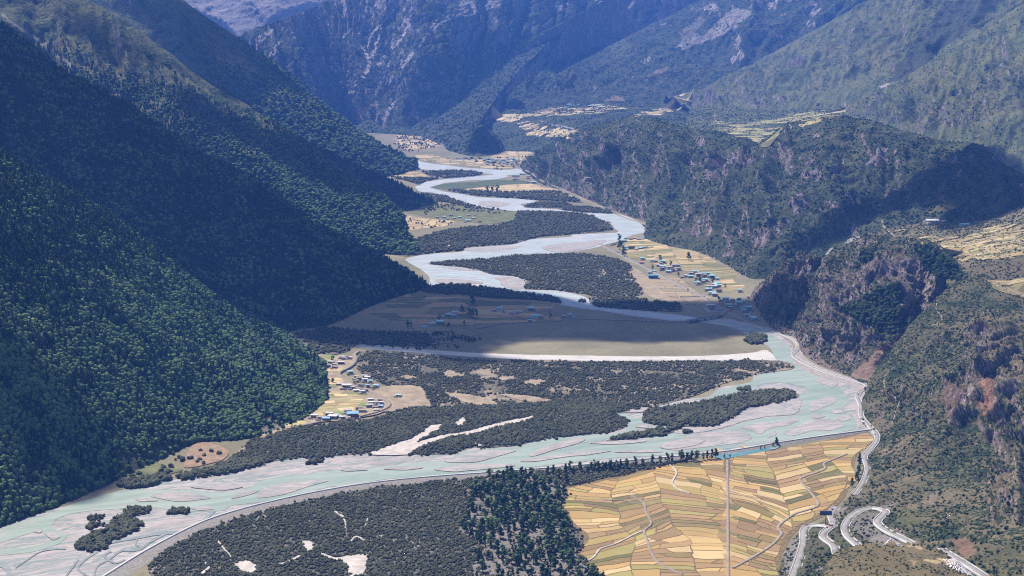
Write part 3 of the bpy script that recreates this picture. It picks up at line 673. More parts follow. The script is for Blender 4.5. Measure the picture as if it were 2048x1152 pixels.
Wl = A7([(-80, 930), (0, 890), (100, 850), (280, 800), (400, 745), (520, 710), (680, 665), (760, 652), (900, 658), (1100, 664), (1290, 674), (1400, 662), (1500, 610), (1600, 583), (1750, 568), (1900, 552), (2016, 535), (2110, 530), (2240, 520), (2400, 500), (2560, 490), (2640, 450), (2780, 425), (2960, 412), (3060, 388), (3210, 358), (3360, 345), (3520, 335), (3610, 300), (3600, 240), (3550, 232), (3530, 205), (3610, 178), (3740, 166), (3850, 160), (3830, 184), (3720, 192), (3640, 202), (3612, 225), (3680, 245), (3790, 260), (3860, 285), (3850, 300), (3700, 305), (3560, 340), (3480, 372), (3400, 384), (3380, 390), (3700, 372), (3740, 345), (3860, 336), (3980, 335)])
Wl += A9([(0, 350), (100, 345), (220, 330), (340, 290), (420, 265), (560, 240), (700, 235), (740, 180), (735, 140), (690, 115), (760, 80), (740, 60), (600, 40), (500, 50), (470, 75), (420, 118), (330, 150), (205, 130), (240, 95), (330, 65), (440, 40), (470, 0), (560, -20), (680, -35), (640, -70), (585, -100), (560, -150), (530, -200), (430, -250), (300, -285), (140, -310), (140, -322), (300, -300), (480, -265), (600, -215), (680, -140), (680, -90), (750, -30), (820, 0), (860, 40), (940, 60), (1000, 120), (1010, 155), (975, 190), (1030, 240), (1050, 290), (1000, 318), (830, 348), (600, 378), (500, 392), (300, 420), (120, 440), (0, 452)])
Wl += A8([(1800, 462), (1600, 472), (1400, 495), (1200, 515), (1000, 540), (800, 560), (550, 575), (300, 594), (150, 614), (0, 640)])
Wl += A7([(1900, 640), (1700, 694), (1500, 728), (1330, 750), (1290, 776), (1150, 783), (1000, 773), (850, 758), (700, 766), (560, 776), (420, 793), (330, 823), (306, 850), (300, 878), (345, 896), (384, 925), (330, 972), (200, 1012), (60, 1030), (-80, 1040), (-80, 1005), (150, 990), (290, 952), (275, 922), (200, 902), (60, 945), (-80, 985)])
sheet('river_water', Wl, 0.6, m_water, 'turquoise silty water of the near braided river', 1.0, 2, 3.0, cat='river')
bars = [A9([(510, 70), (600, 58), (735, 75), (742, 105), (640, 118), (500, 135), (480, 100)]), A9([(0, 322), (100, 302), (240, 288), (330, 255), (400, 215), (520, 175), (640, 140), (722, 140), (728, 180), (690, 222), (560, 234), (420, 258), (340, 282), (200, 318), (60, 335)]),
        A9([(800, 20), (900, 27), (942, 45), (915, 68), (860, 50)]), A9([(780, 160), (850, 130), (915, 124), (930, 150), (850, 190), (790, 206)]), A9([(775, 265), (850, 250), (940, 258), (977, 288), (900, 315), (800, 317), (680, 348), (635, 325), (720, 285)]),
        A9([(390, 297), (480, 275), (560, 270), (680, 258), (670, 285), (560, 300), (500, 336), (450, 320)]), A9([(0, 400), (60, 362), (200, 330), (330, 318), (430, 335), (445, 362), (380, 387), (260, 402), (100, 422), (0, 432)]), A9([(537, 348), (580, 322), (590, 340), (550, 357)]),
        A9([(935, 238), (1000, 228), (1020, 250), (960, 262)]), A9([(780, 235), (830, 222), (870, 235), (820, 250)]), A9([(900, 205), (960, 200), (990, 212), (930, 218)]), A9([(1010, 215), (1050, 230), (1075, 290), (1060, 300), (1045, 262)]), A9([(640, 262), (700, 250), (720, 262), (670, 275)]), A9([(160, 250), (240, 240), (230, 262), (150, 275)]),
        A7([(1480, 702), (1540, 642), (1700, 612), (1890, 606), (1800, 632), (1650, 682), (1540, 702)]), A7([(870, 692), (1000, 670), (1150, 690), (1210, 706), (1050, 727), (930, 712)]), A7([(1330, 712), (1400, 672), (1490, 665), (1420, 692)]), A7([(780, 712), (860, 705), (910, 722), (820, 728)]), A7([(1100, 765), (1180, 755), (1230, 770), (1150, 778)]), A7([(1100, 640), (1250, 630), (1400, 640), (1300, 660), (1180, 655)]),
        A7([(200, 890), (240, 885), (235, 905), (205, 905)]), A7([(262, 905), (330, 912), (345, 930), (300, 950)]),
        A8([(600, 495), (680, 465), (820, 435), (1010, 432), (950, 455), (880, 475), (780, 500), (680, 502)]), A8([(1090, 460), (1150, 425), (1270, 385), (1400, 360), (1390, 385), (1250, 425), (1130, 462)]), A8([(1040, 492), (1250, 458), (1420, 440), (1560, 434), (1450, 455), (1300, 470), (1130, 495)]), A8([(540, 540), (680, 520), (900, 510), (1010, 520), (850, 540), (660, 555)]), A8([(1430, 388), (1580, 378), (1740, 372), (1740, 385), (1560, 398)]), A8([(1580, 442), (1700, 430), (1860, 438), (1740, 446)]), A8([(1640, 205), (1720, 185), (1800, 190), (1720, 215)]), A8([(250, 540), (350, 525), (480, 530), (380, 545)]), A8([(1700, 295), (1780, 275), (1840, 285), (1800, 305)]), A8([(1840, 405), (1950, 370), (2100, 360), (2060, 400), (1900, 425)]), A8([(0, 545), (90, 538), (160, 545), (60, 552)])]
multi_sheet('gravel_bar', bars, 0.9, m_bar, 'pink grey gravel bars lying between the turquoise channels', 1.2, 'gravel')
threads = [(A7([(1235, 775), (1190, 820), (1150, 860), (1060, 898), (900, 912), (800, 932), (640, 962), (560, 1012), (490, 1062), (450, 1110), (510, 1160)]), 7, 4), (A7([(960, 908), (870, 958), (800, 1002), (700, 1010), (640, 1052), (560, 1100), (540, 1160)]), 4, 4),
           (A7([(-60, 1080), (30, 1100), (60, 1160)]), 9, 12), (A7([(800, 930), (780, 970), (820, 1000)]), 3, 3), (A7([(640, 1010), (600, 1040), (660, 1080), (720, 1060)]), 5, 3), (A7([(380, 1000), (250, 1010), (160, 1060), (90, 1110)]), 2, 1.5), (A7([(450, 1060), (420, 1100), (380, 1160)]), 5, 3)]
multi_sheet('river_side_channel', [streak([tuple(q) for q in catmull(p, 30)], a, b) for p, a, b in threads], 0.92, plain('shallow_grey_water', (0.17, 0.19, 0.19), 0.4, 0.4, 0.2, 0.05), 'shallow grey side channels threading the gravel', 0.8, 'river')
# upper reaches
up1 = A5([(378, 402), (450, 378), (560, 365), (700, 356), (715, 337), (860, 325), (1000, 314), (1100, 284), (1320, 270), (1340, 257), (1500, 250), (1592, 245), (1600, 236), (1552, 205), (1560, 185), (1470, 172), (1458, 155), (1560, 138), (1640, 148), (1720, 182), (1782, 213), (1772, 242), (1680, 263), (1625, 288), (1560, 306), (1480, 330), (1400, 346), (1300, 360), (1200, 368), (1000, 375), (850, 396), (700, 405), (560, 412), (515, 425), (560, 434), (700, 446), (800, 465), (880, 488), (1000, 498), (1072, 520), (1062, 570), (1110, 577), (1240, 580), (1330, 594), (1400, 612), (1440, 638), (1455, 664), (1520, 678), (1700, 694), (1900, 714), (2060, 738), (2060, 758), (1900, 752), (1700, 728), (1500, 697), (1400, 684), (1280, 664), (1190, 634), (1262, 640), (1200, 612), (1050, 592), (950, 577), (850, 562), (700, 543), (560, 543), (520, 562), (428, 582), (520, 542), (512, 500), (468, 460), (440, 430)])
sheet('upper_riverbed', up1, 0.3, m_gravel_up, 'pale gravel bed of the winding middle river', 1.0, 3, cat='riverbed')
w1 = A5([(385, 405), (500, 378), (700, 368), (880, 345), (1050, 322), (1110, 300), (1180, 290), (1130, 320), (1180, 350), (1120, 362), (980, 374), (850, 392), (690, 400), (560, 408), (510, 420), (480, 436), (560, 440), (700, 462), (810, 480), (880, 500), (920, 530), (930, 552), (1010, 575), (1110, 582), (1240, 586), (1330, 602), (1400, 622), (1430, 650), (1520, 684), (1700, 702), (1900, 722), (2060, 742), (2060, 755), (1900, 748), (1700, 722), (1500, 692), (1400, 680), (1300, 662), (1270, 635), (1200, 606), (1050, 587), (940, 572), (830, 545), (820, 520), (700, 510), (570, 500), (540, 520), (540, 545), (515, 545), (515, 505), (470, 462)])
sheet('middle_river_water', w1, 0.6, m_water_up, 'pale blue grey water winding round the middle bends', 0.8, 4, 3.0, cat='river')
w2 = A5([(1460, 160), (1560, 142), (1640, 152), (1715, 186), (1775, 214), (1765, 240), (1680, 260), (1615, 284), (1500, 300), (1330, 318), (1180, 345), (1120, 330), (1200, 300), (1400, 275), (1600, 252), (1610, 236), (1560, 205), (1570, 185)])
sheet('bend_water', w2, 0.62, m_water_up, 'pale shallow water at the river bend by the cliff road', 0.8, 5, 3.0, cat='river')
upc = AF([(340, 485), (410, 498), (520, 518), (640, 530), (860, 558), (1000, 565), (1110, 574), (1240, 574), (1320, 563), (1400, 592), (1430, 612), (1330, 622), (1222, 626), (1230, 641), (1100, 666), (900, 672), (700, 692), (600, 706), (550, 726), (482, 742), (560, 770), (640, 788), (800, 810), (950, 838), (1150, 843), (1300, 852), (1480, 868), (1535, 888), (1360, 904), (1400, 928), (1600, 946), (1900, 972), (2180, 1000), (2230, 1030), (2000, 1015), (1700, 985), (1450, 968), (1250, 968), (1000, 942), (870, 918), (800, 888), (700, 855), (620, 826), (500, 793), (400, 788), (338, 742), (380, 720), (450, 690), (600, 668), (800, 648), (1000, 630), (1090, 620), (950, 602), (800, 582), (600, 582), (420, 572), (355, 570), (372, 530)])
sheet('far_riverbed', upc, 0.35, water_mat('far_silty_water', (0.34, 0.385, 0.40), (0.42, 0.435, 0.44), R(4), 0.48), 'pale silvery loops of the river far up the valley', 1.0, 6, 2.5, cat='river')
multi_sheet('far_gravel_bar', [AF([(960, 890), (1080, 875), (1250, 890), (1230, 905), (1050, 915)]), AF([(880, 560), (1060, 580), (1060, 600), (950, 600)]), AF([(640, 545), (800, 560), (900, 580), (700, 572)]), AF([(700, 850), (820, 850), (830, 880), (760, 875)])], 0.8, m_gravel_up, 'grey gravel bars in the far river loops', 0.6, 'gravel')
multi_sheet('middle_gravel_bar', [A5([(712, 350), (735, 338), (860, 332), (1000, 325), (1060, 322), (980, 345), (860, 355)]), A5([(1180, 345), (1160, 330), (1240, 312), (1400, 300), (1530, 290), (1480, 320), (1380, 345), (1260, 360)]), A5([(590, 442), (700, 450), (800, 462), (700, 466)]), A5([(890, 505), (980, 502), (1062, 525), (1055, 568), (1000, 572), (930, 548), (920, 525)]), A5([(560, 515), (680, 515), (800, 528), (820, 540), (700, 540), (570, 535)]), A5([(800, 70), (880, 65), (980, 80), (900, 98), (820, 90)])], 0.82, m_bar, 'pinkish gravel bars in the middle river bends', 0.8, 'gravel')
wash = [(706, 690), (730, 688), (860, 700), (1000, 708), (1150, 711), (1300, 713), (1400, 712), (1500, 706), (1530, 700), (1548, 712), (1545, 722), (1400, 721), (1200, 722), (1020, 718), (860, 708), (740, 698)]
sheet('dry_wash', wash, 0.31, m_wash, 'long pale dry gravel wash crossing the valley floor', 1.0, 7, cat='riverbed')

# scrub floors ----------------------------------------------------------
F1 = [(300, 1130), (340, 1100), (402, 1064), (480, 1037), (560, 1014), (640, 997), (730, 980), (850, 967), (960, 957), (1060, 946), (1110, 938), (1180, 935), (1330, 926), (1400, 915), (1330, 931), (1230, 952), (1170, 966), (1122, 976), (1120, 1005), (1132, 1040), (1165, 1080), (1152, 1110), (1182, 1140), (1230, 1205), (1100, 1300), (420, 1300), (310, 1160)]
F2a = A7([(1330, 510), (1340, 460), (1400, 430), (1480, 370), (1640, 320), (1720, 295), (1850, 290), (2016, 255)]) + A8([(90, 270), (250, 235), (420, 200), (560, 180), (750, 180), (920, 175), (1100, 160), (1270, 150), (1440, 130), (1640, 165), (1590, 185), (1565, 215), (1640, 262), (1640, 295), (1560, 325), (1400, 340), (1250, 355), (1090, 385), (1000, 405), (850, 415), (740, 415), (640, 450), (440, 455), (400, 460), (300, 440), (180, 445), (0, 460)]) + A7([(1700, 478), (1560, 495), (1450, 520)])
F2b = [(735, 702), (850, 713), (1000, 723), (1200, 725), (1400, 723), (1550, 722), (1588, 737), (1508, 750), (1440, 770), (1380, 795), (1230, 828), (1050, 815), (960, 815), (830, 830), (770, 835), (800, 800), (780, 775), (720, 745), (715, 720)]
ISL = A9([(0, 180), (60, 170), (200, 150), (270, 128), (420, 104), (560, 84), (680, 94), (712, 125), (560, 160), (430, 180), (340, 230), (250, 284), (120, 296), (20, 290), (-40, 290), (-170, 275), (-180, 240), (-140, 190)])
STRIP = A8([(1540, 372), (1640, 340), (1750, 330), (1900, 298), (1960, 293), (1940, 316), (1850, 345), (1700, 362), (1560, 376)])
F5 = A5([(515, 425), (700, 406), (850, 399), (1000, 379), (1200, 372), (1350, 368), (1450, 375), (1600, 400), (1680, 440), (1660, 480), (1720, 560), (1750, 590), (1700, 612), (1500, 622), (1420, 602), (1330, 590), (1240, 577), (1110, 573), (1066, 565), (1074, 525), (1000, 497), (880, 487), (800, 463), (700, 443), (560, 433)])
F6 = A5([(470, 582), (560, 545), (700, 547), (850, 567), (950, 582), (1050, 597), (1200, 617), (1262, 632), (1270, 655), (1180, 637), (1000, 627), (860, 622), (700, 602), (600, 602)])
F7 = A5([(1450, 632), (1600, 615), (1800, 640), (1950, 655), (1960, 700), (1800, 696), (1600, 682), (1480, 672), (1440, 650)])
F8 = A5([(380, 330), (420, 290), (480, 270), (600, 235), (750, 215), (900, 205), (1000, 180), (1030, 125), (1150, 125), (1300, 130), (1460, 150), (1480, 176), (1550, 192), (1560, 232), (1340, 256), (1150, 272), (1000, 308), (860, 320), (715, 332), (700, 350), (560, 360), (400, 382), (360, 375)])
F9a = A5([(1060, 95), (1150, 70), (1280, 75), (1340, 85), (1250, 104), (1100, 104)])
F9b = A5([(1260, 102), (1340, 95), (1450, 100), (1560, 120), (1572, 136), (1400, 130), (1280, 116)])
F11 = AF([(400, 585), (560, 590), (760, 582), (900, 592), (985, 615), (880, 640), (700, 655), (560, 652), (440, 622)])
F12 = AF([(650, 770), (900, 775), (1100, 795), (1500, 785), (1700, 782), (1760, 810), (1920, 870), (1900, 890), (1480, 865), (1300, 850), (1000, 832), (800, 805)])
F13 = AF([(90, 640), (200, 650), (400, 648), (560, 660), (420, 690), (380, 718), (250, 680)])
F14 = AF([(400, 800), (620, 825), (720, 870), (860, 915), (1000, 945), (900, 950), (700, 900), (560, 880), (480, 900), (440, 960), (300, 960), (420, 900)])
F15 = [(590, 668), (650, 655), (700, 662), (850, 668), (870, 690), (760, 690), (715, 690), (690, 705), (640, 710)]
SCRUBS = [('foreground_scrubland', F1, m_scrub, 'dark grey scrubland across the foreground beside the dike'), ('riverside_scrubland', F2a, m_scrub, 'dark dense scrub band along the near river bank'), ('patchy_scrubland', F2b, m_scrub_patchy, 'patchy scrub with bare clearings right of the left village'),
          ('river_island', ISL, m_scrub, 'wooded island between the channels of the near river'), ('river_islet', STRIP, m_scrub, 'narrow wooded islet in the near river'), ('meander_scrubland', F5, m_scrub, 'dark scrub inside the middle river bend'), ('shaded_scrubland', F6, m_scrub, 'scrub strip in cloud shadow behind the hamlet'),
          ('bridge_scrubland', F7, m_scrub, 'dark scrub left of the bridge'), ('upper_scrubland', F8, m_scrub, 'dark scrub above the middle river bend'), ('upper_islet', F9a, m_scrub, 'small scrub islet in the upper river'), ('upper_bank_scrub', F9b, m_scrub, 'small scrub bank by the upper road'), ('far_scrubland', F11, m_scrub, 'far scrub inside the upper river loop'), ('far_field_scrub', F12, m_scrub, 'scrub belt below the far tan fields'), ('far_left_scrub', F13, m_scrub, 'far scrub by the left bank of the upper river'), ('left_bank_scrub', F14, m_scrub, 'scrub at the foot of the shaded nose spur'), ('hillfoot_scrub', F15, m_scrub, 'dark scrub at the foot of the wooded spur')]
for k, (n, p, mt, lb) in enumerate(SCRUBS):
    sheet(n, p, 1.05 + 0.03 * k, mt, lb, 1.6, 20 + k)
track = A8([(170, 455), (300, 402), (400, 370), (470, 330), (530, 287), (590, 283), (560, 318), (500, 350), (450, 385), (600, 342), (700, 330), (820, 300), (900, 280), (1110, 233), (1120, 250), (900, 300), (760, 340), (640, 352), (540, 385), (450, 420), (400, 457)])
PATCH = [track, A8([(650, 285), (700, 245), (730, 250), (700, 290)]), A8([(745, 352), (770, 385), (850, 410), (800, 410), (755, 380)]), A8([(0, 1065), (100, 1035), (160, 1040), (130, 1152), (60, 1160), (40, 1100)]), A7([(1350, 1090), (1420, 1070), (1480, 1100), (1460, 1140), (1380, 1130)]), A7([(1740, 955), (1800, 960), (1810, 1000), (1770, 1015)]),
         streak(A7([(1240, 940), (1290, 1000), (1330, 1050)]), 3, 4), streak(A7([(1930, 785), (1980, 830), (1995, 900)]), 3, 3), streak(A7([(1850, 1030), (1930, 1060), (2016, 1050)]), 4, 6), streak(A7([(1730, 1040), (1650, 1080), (1610, 1090)]), 3, 3), streak(A7([(1180, 1080), (1200, 1110), (1160, 1150)]), 5, 5), streak(A8([(10, 800), (30, 850), (35, 890)]), 3, 3), streak(A8([(160, 830), (140, 880)]), 2, 2), streak(A8([(60, 960), (95, 930), (150, 960)]), 3, 3),
         A8([(210, 930), (250, 920), (240, 960)]), streak(A7([(1945, 320), (1900, 380), (1890, 430)]), 4, 5), A5([(610, 325), (660, 290), (680, 305), (640, 325)]), A5([(1485, 470), (1500, 450), (1530, 480), (1495, 515)]), A5([(1590, 520), (1700, 515), (1690, 522), (1600, 525)])]
multi_sheet('sandy_clearing', PATCH, 1.75, m_sand, 'pale sandy tracks and clearings in the scrub', 1.0)
BARE = [A8([(600, 100), (700, 105), (850, 130), (920, 165), (830, 180), (700, 150)]), A8([(1050, 40), (1110, 25), (1190, 30), (1120, 60)]), A8([(920, 10), (1000, 5), (1010, 20), (930, 30)]), A8([(930, 110), (1060, 115), (1250, 150), (1150, 162), (1000, 135)]), A5([(590, 1060), (630, 1040), (720, 1075), (620, 1085)]), A5([(340, 1080), (380, 1070), (440, 1085), (390, 1095)]), A7([(1450, 460), (1520, 435), (1600, 428), (1540, 465), (1480, 475)]), A8([(300, 60), (420, 60), (480, 80), (520, 180), (420, 185), (300, 210), (240, 200), (290, 160), (200, 90)]), A8([(1620, 60), (1660, 65), (1640, 85)])]
multi_sheet('bare_clearing', BARE, 1.78, m_bare, 'bare tan clearings among the scrub', 1.4)

# fields ----------------------------------------------------------------
def clip_poly(poly, nx, ny, c):            # keep nx*x + ny*y <= c
    out = []
    for i in range(len(poly)):
        a, b = poly[i], poly[(i + 1) % len(poly)]
        da, db = nx * a[0] + ny * a[1] - c, nx * b[0] + ny * b[1] - c
        if da <= 0: out.append(a)
        if (da < 0 < db) or (db < 0 < da):
            t = da / (da - db); out.append((a[0] + (b[0] - a[0]) * t, a[1] + (b[1] - a[1]) * t))
    return out

def plots(name, label, poly, z, w, d, gap, palette, rot=0.0, seed=0, warp=7.0, skip=0.0, jit=1.0):
    rr = random.Random(seed)
    g = smooth_poly(poly, 8.0, jit, seed)
    ca, sa = math.cos(rot), math.sin(rot)
    sub = [(p[0] * ca + p[1] * sa, -p[0] * sa + p[1] * ca) for p in g.tolist()]
    xs, ys = [p[0] for p in sub], [p[1] for p in sub]
    vs, fs, cols = [], [], []
    def emit(cell):
        gp = gap * rr.choice([0.35, 0.6, 0.9, 1.0, 1.5])
        q = [(p[0], p[1]) for p in sub]
        for k in range(4):
            a, b = cell[k], cell[(k + 1) % 4]
            ex, ey = b[0] - a[0], b[1] - a[1]; L = math.hypot(ex, ey) + 1e-6
            nx, ny = ey / L, -ex / L
            q = clip_poly(q, nx, ny, nx * a[0] + ny * a[1] - gp / 2)
            if len(q) < 3: return
        ar = abs(sum(q[i][0] * q[(i + 1) % len(q)][1] - q[(i + 1) % len(q)][0] * q[i][1] for i in range(len(q)))) / 2
        if ar < gap * gap * 6 or rr.random() < skip: return
        r = []
        for i in range(len(q)):
            a, b = q[i], q[(i + 1) % len(q)]
            n = max(1, int(math.hypot(b[0] - a[0], b[1] - a[1]) / 7))
            r += [(a[0] + (b[0] - a[0]) * t / n, a[1] + (b[1] - a[1]) * t / n) for t in range(n)]
        fs.append(list(range(len(vs), len(vs) + len(r)))); vs.extend(r)
        c = palette[min(int(rr.random() ** 0.95 * len(palette)), len(palette) - 1)]
        k = rr.uniform(0.86, 1.12); cols.extend([(c[0] * k, c[1] * k, c[2] * k, 1.0)] * len(r))
    def split(cell):
        a, b, c, e = [Vector(q) for q in cell]
        lx = ((b - a).length + (c - e).length) / 2; ly = ((e - a).length + (c - b).length) / 2
        if lx > w * rr.uniform(0.9, 2.1) and lx / w >= ly / d or lx > 3 * w:
            t, u = rr.uniform(0.35, 0.65), rr.uniform(-0.08, 0.08)
            m1, m2 = a.lerp(b, min(.8, max(.2, t + u))), e.lerp(c, min(.8, max(.2, t - u)))
            split([a, m1, m2, e]); split([m1, b, c, m2])
        elif ly > d * rr.uniform(0.9, 2.0):
            t, u = rr.uniform(0.36, 0.64), rr.uniform(-0.09, 0.09)
            m1, m2 = a.lerp(e, min(.8, max(.2, t + u))), b.lerp(c, min(.8, max(.2, t - u)))
            split([a, b, m2, m1]); split([m1, m2, c, e])
        else: emit([tuple(q) for q in (a, b, c, e)])
    split([(min(xs), min(ys)), (max(xs), min(ys)), (max(xs), max(ys)), (min(xs), max(ys))])
    if not vs: return None
    P = np.array([(x * ca - y * sa, x * sa + y * ca, z) for x, y in vs])
    P[:, 0] += fbm(P / 120, 4, seed + 1) * warp * 3; P[:, 1] += fbm(P / 120, 4, seed + 2) * warp * 2.6
    me = bpy.data.meshes.new(name); me.from_pydata([tuple(p) for p in P.tolist()], [], fs)
    ca_ = me.color_attributes.new('tint', 'FLOAT_COLOR', 'POINT'); ca_.data.foreach_set('color', np.array(cols, np.float32).ravel())
    me.materials.append(m_plot)
    o = link(bpy.data.objects.new(name, me))
    return tag(o, label, 'fields', kind='structure')

m = NT('ripe_barley_plot')
t_ = m.attr('tint').outputs['Color']
n1, n2 = m.noise(m.map(m.pos, (0.05, 0.35, 0.1)), 1.0, 6, 0.7), m.noise(m.pos, 0.035, 5, 0.6)
c = m.mix(m.math('MULTIPLY', m.step(n1, 0.5, 0.72), 0.34), t_, (0.20, 0.15, 0.075))
c = m.mix(m.math('MULTIPLY', m.step(n2, 0.52, 0.7), 0.30), c, (0.30, 0.27, 0.11))
c = m.mix(m.math('MULTIPLY', m.step(n1, 0.42, 0.25), 0.35), c, (0.52, 0.39, 0.19))
c = m.mix(m.math('MULTIPLY', m.step(m.noise(m.pos, 0.011, 4, 0.6), 0.50, 0.66), 0.45), c, (0.24, 0.165, 0.085))
m_plot = m.done(c)
GOLD = [(0.37, 0.235, 0.09), (0.41, 0.28, 0.12), (0.34, 0.22, 0.085), (0.43, 0.315, 0.16), (0.33, 0.24, 0.085), (0.27, 0.225, 0.08), (0.25, 0.16, 0.078), (0.21, 0.135, 0.07), (0.28, 0.18, 0.088), (0.19, 0.14, 0.056), (0.12, 0.11, 0.045)]
PALE = [(0.47, 0.355, 0.195), (0.42, 0.32, 0.17), (0.28, 0.24, 0.12), (0.22, 0.20, 0.09), (0.30, 0.225, 0.135), (0.15, 0.15, 0.07)]
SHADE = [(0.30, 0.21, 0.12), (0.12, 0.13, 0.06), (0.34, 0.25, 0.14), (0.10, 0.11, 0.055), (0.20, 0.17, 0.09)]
FG = [(1120, 1005), (1122, 978), (1172, 967), (1232, 952), (1330, 931), (1400, 921), (1480, 917), (1560, 899), (1640, 884), (1728, 866), (1742, 876), (1727, 896), (1712, 916), (1703, 950), (1694, 985), (1680, 1006), (1650, 1031), (1620, 1046), (1590, 1066), (1572, 1095), (1562, 1120), (1556, 1210), (1235, 1210), (1184, 1140), (1154, 1110), (1167, 1080), (1134, 1040)]
sheet('field_ground', FG, 0.35, m_balk, 'dark earth balks under the big golden field', 0.8, 60)
FGW = [p for p in FG if p[0] < 1450]; 
plots('golden_field', 'patchwork of ripe golden plots right of the grove, left of the straight track', [(1124, 1005), (1126, 979), (1232, 954), (1330, 933), (1400, 923), (1455, 919), (1457, 1210), (1238, 1210), (1188, 1140), (1158, 1110), (1171, 1080), (1138, 1040)], 0.7, 52, 17, 1.5, GOLD, R(4), 3, 12)
plots('golden_field', 'patchwork of ripe golden plots between the straight track and the road', [(1456, 918), (1560, 901), (1640, 886), (1726, 868), (1738, 876), (1723, 896), (1708, 916), (1699, 950), (1690, 985), (1676, 1004), (1646, 1029), (1616, 1044), (1586, 1064), (1568, 1093), (1558, 1120), (1552, 1210), (1458, 1210)], 0.76, 50, 17, 1.5, GOLD, R(-3), 4, 12)
vbase = AV([(420, 200), (650, 198), (900, 205), (945, 250), (850, 330), (720, 400), (900, 560), (1100, 615), (1340, 790), (1200, 905), (940, 955), (800, 995), (500, 1005), (130, 1085), (60, 1045), (130, 930), (330, 900), (600, 730), (540, 560), (470, 360)])
sheet('river_bank', [(1500, 652), (1548, 666), (1590, 690), (1578, 712), (1598, 737), (1640, 752), (1690, 768), (1722, 787), (1712, 830), (1738, 866), (1765, 880), (1755, 862), (1728, 830), (1726, 800), (1744, 772), (1690, 752), (1640, 733), (1608, 713), (1606, 690), (1560, 660)], 0.34, m_bank, 'grey pink gravel bank between the valley road and the river', 0.8, 62)
sheet('village_ground', vbase, 2.2, m_bare, 'bare trodden ground of the left hillfoot village', 1.0, 61)
for k, (pp, pal, nm, lb) in enumerate([(AV([(490, 362), (800, 362), (760, 386), (505, 390)]), PALE[:2], 'village_field', 'thin golden strip field at the top of the left village'), (AV([(560, 482), (740, 482), (790, 522), (560, 530)]), PALE[:2], 'village_field', 'golden field by the road in the left village'), (AV([(560, 535), (680, 540), (690, 590), (590, 590)]), PALE, 'village_field', 'small tan and green field under the wooded spur'), (AV([(600, 640), (880, 632), (1080, 680), (740, 710), (600, 702)]), PALE, 'village_field', 'golden field in the middle of the left village'),
     (AV([(320, 882), (480, 795), (600, 732), (980, 712), (1000, 760), (940, 830), (920, 890), (880, 910), (570, 930), (340, 928)]), PALE[:4], 'village_field', 'largest golden field of the left village, beside the wooded spur'), (AV([(80, 1050), (120, 1005), (280, 995), (310, 1030), (100, 1058)]), [(0.25, 0.26, 0.10), (0.4, 0.34, 0.15)], 'village_field', 'isolated yellow green field below the wooded spur'), (AV([(430, 208), (560, 200), (655, 205), (640, 250), (560, 270), (470, 260)]), PALE[2:4], 'village_field', 'uppermost greenish field of the left village')]):
    plots(nm, lb, pp, 2.5, 34, 22, 1.2, pal, R(6), 70 + k, 3)
multi_sheet('green_plot', [AV([(440, 290), (590, 290), (590, 315), (440, 312)]), AV([(950, 815), (980, 785), (1060, 780), (1040, 812)]), AV([(670, 890), (780, 885), (780, 905), (680, 918)]), AV([(570, 200), (660, 205), (650, 235), (580, 230)])], 2.9, m_green, 'bright green vegetable plots in the left village', 0.5, 'fields')
HF = AH([(0, 125), (130, 108), (300, 150), (560, 178), (800, 182), (1050, 200), (1500, 222), (1700, 250), (1680, 290), (1500, 340), (1750, 380), (1700, 420), (1240, 440), (1000, 445), (700, 482), (450, 475), (150, 425), (-60, 400), (-200, 330), (-60, 300)])
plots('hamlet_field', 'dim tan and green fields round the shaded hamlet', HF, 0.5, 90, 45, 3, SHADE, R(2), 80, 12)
MF = AM([(270, 112), (450, 97), (600, 120), (750, 180), (960, 210), (1110, 240), (1150, 300), (1260, 360), (1400, 420), (1445, 450), (1400, 530), (1530, 590), (1480, 620), (1300, 640), (1200, 560), (1150, 470), (900, 430), (700, 400), (500, 330), (430, 310), (290, 290), (280, 200)])
plots('village_fields', 'pale striped fields behind the long roadside village', MF, 0.5, 90, 26, 2.2, PALE, R(-2), 81, 5)
plots('village_fields', 'small tan fields between the roadside village and the scrub', AM([(720, 480), (800, 490), (920, 570), (1000, 640), (1120, 690), (1150, 712), (700, 690), (560, 600), (420, 560), (460, 500)]), 0.45, 60, 40, 3, [(0.27, 0.22, 0.17), (0.24, 0.2, 0.14), (0.3, 0.23, 0.15)], R(0), 82, 6)
plots('upper_fields', 'tan terraced plots left of the far river hamlet', A5([(270, 172), (300, 140), (360, 143), (480, 163), (650, 180), (640, 200), (560, 216), (440, 227), (330, 236), (290, 210)]), 0.5, 70, 60, 6, PALE[:2] + PALE[4:5], R(0), 83, 10, 0.1)
sheet('upper_meadow', A5([(300, 110), (500, 65), (600, 95), (700, 78), (850, 105), (980, 120), (1110, 150), (1110, 172), (960, 192), (800, 192), (650, 170), (480, 150)]), 0.45, m_turf, 'pale olive meadow dotted with bushes by the upper river', 1.5, 84)
plots('far_fields', 'pale strip of far fields at the left bank of the upper loop', AF([(30, 632), (100, 590), (330, 595), (525, 625), (400, 645), (200, 652), (80, 652)]), 0.6, 120, 60, 5, PALE[:2] + PALE[4:5], 0, 85, 8)
plots('far_fields', 'long tan field between two scrub belts far up the valley', AF([(780, 770), (950, 747), (1200, 722), (1450, 712), (1560, 740), (1700, 768), (1600, 775), (1300, 782), (1000, 787)]), 0.6, 150, 70, 4, [(0.48, 0.36, 0.22), (0.44, 0.34, 0.2)], 0, 86, 8)
plots('far_fields', 'small tan fields beside the upper valley road', AF([(1340, 835), (1560, 800), (1720, 805), (1880, 840), (1700, 840), (1500, 840)]), 1.9, 100, 60, 5, [(0.48, 0.36, 0.22), (0.44, 0.34, 0.2)], 0, 87, 8)
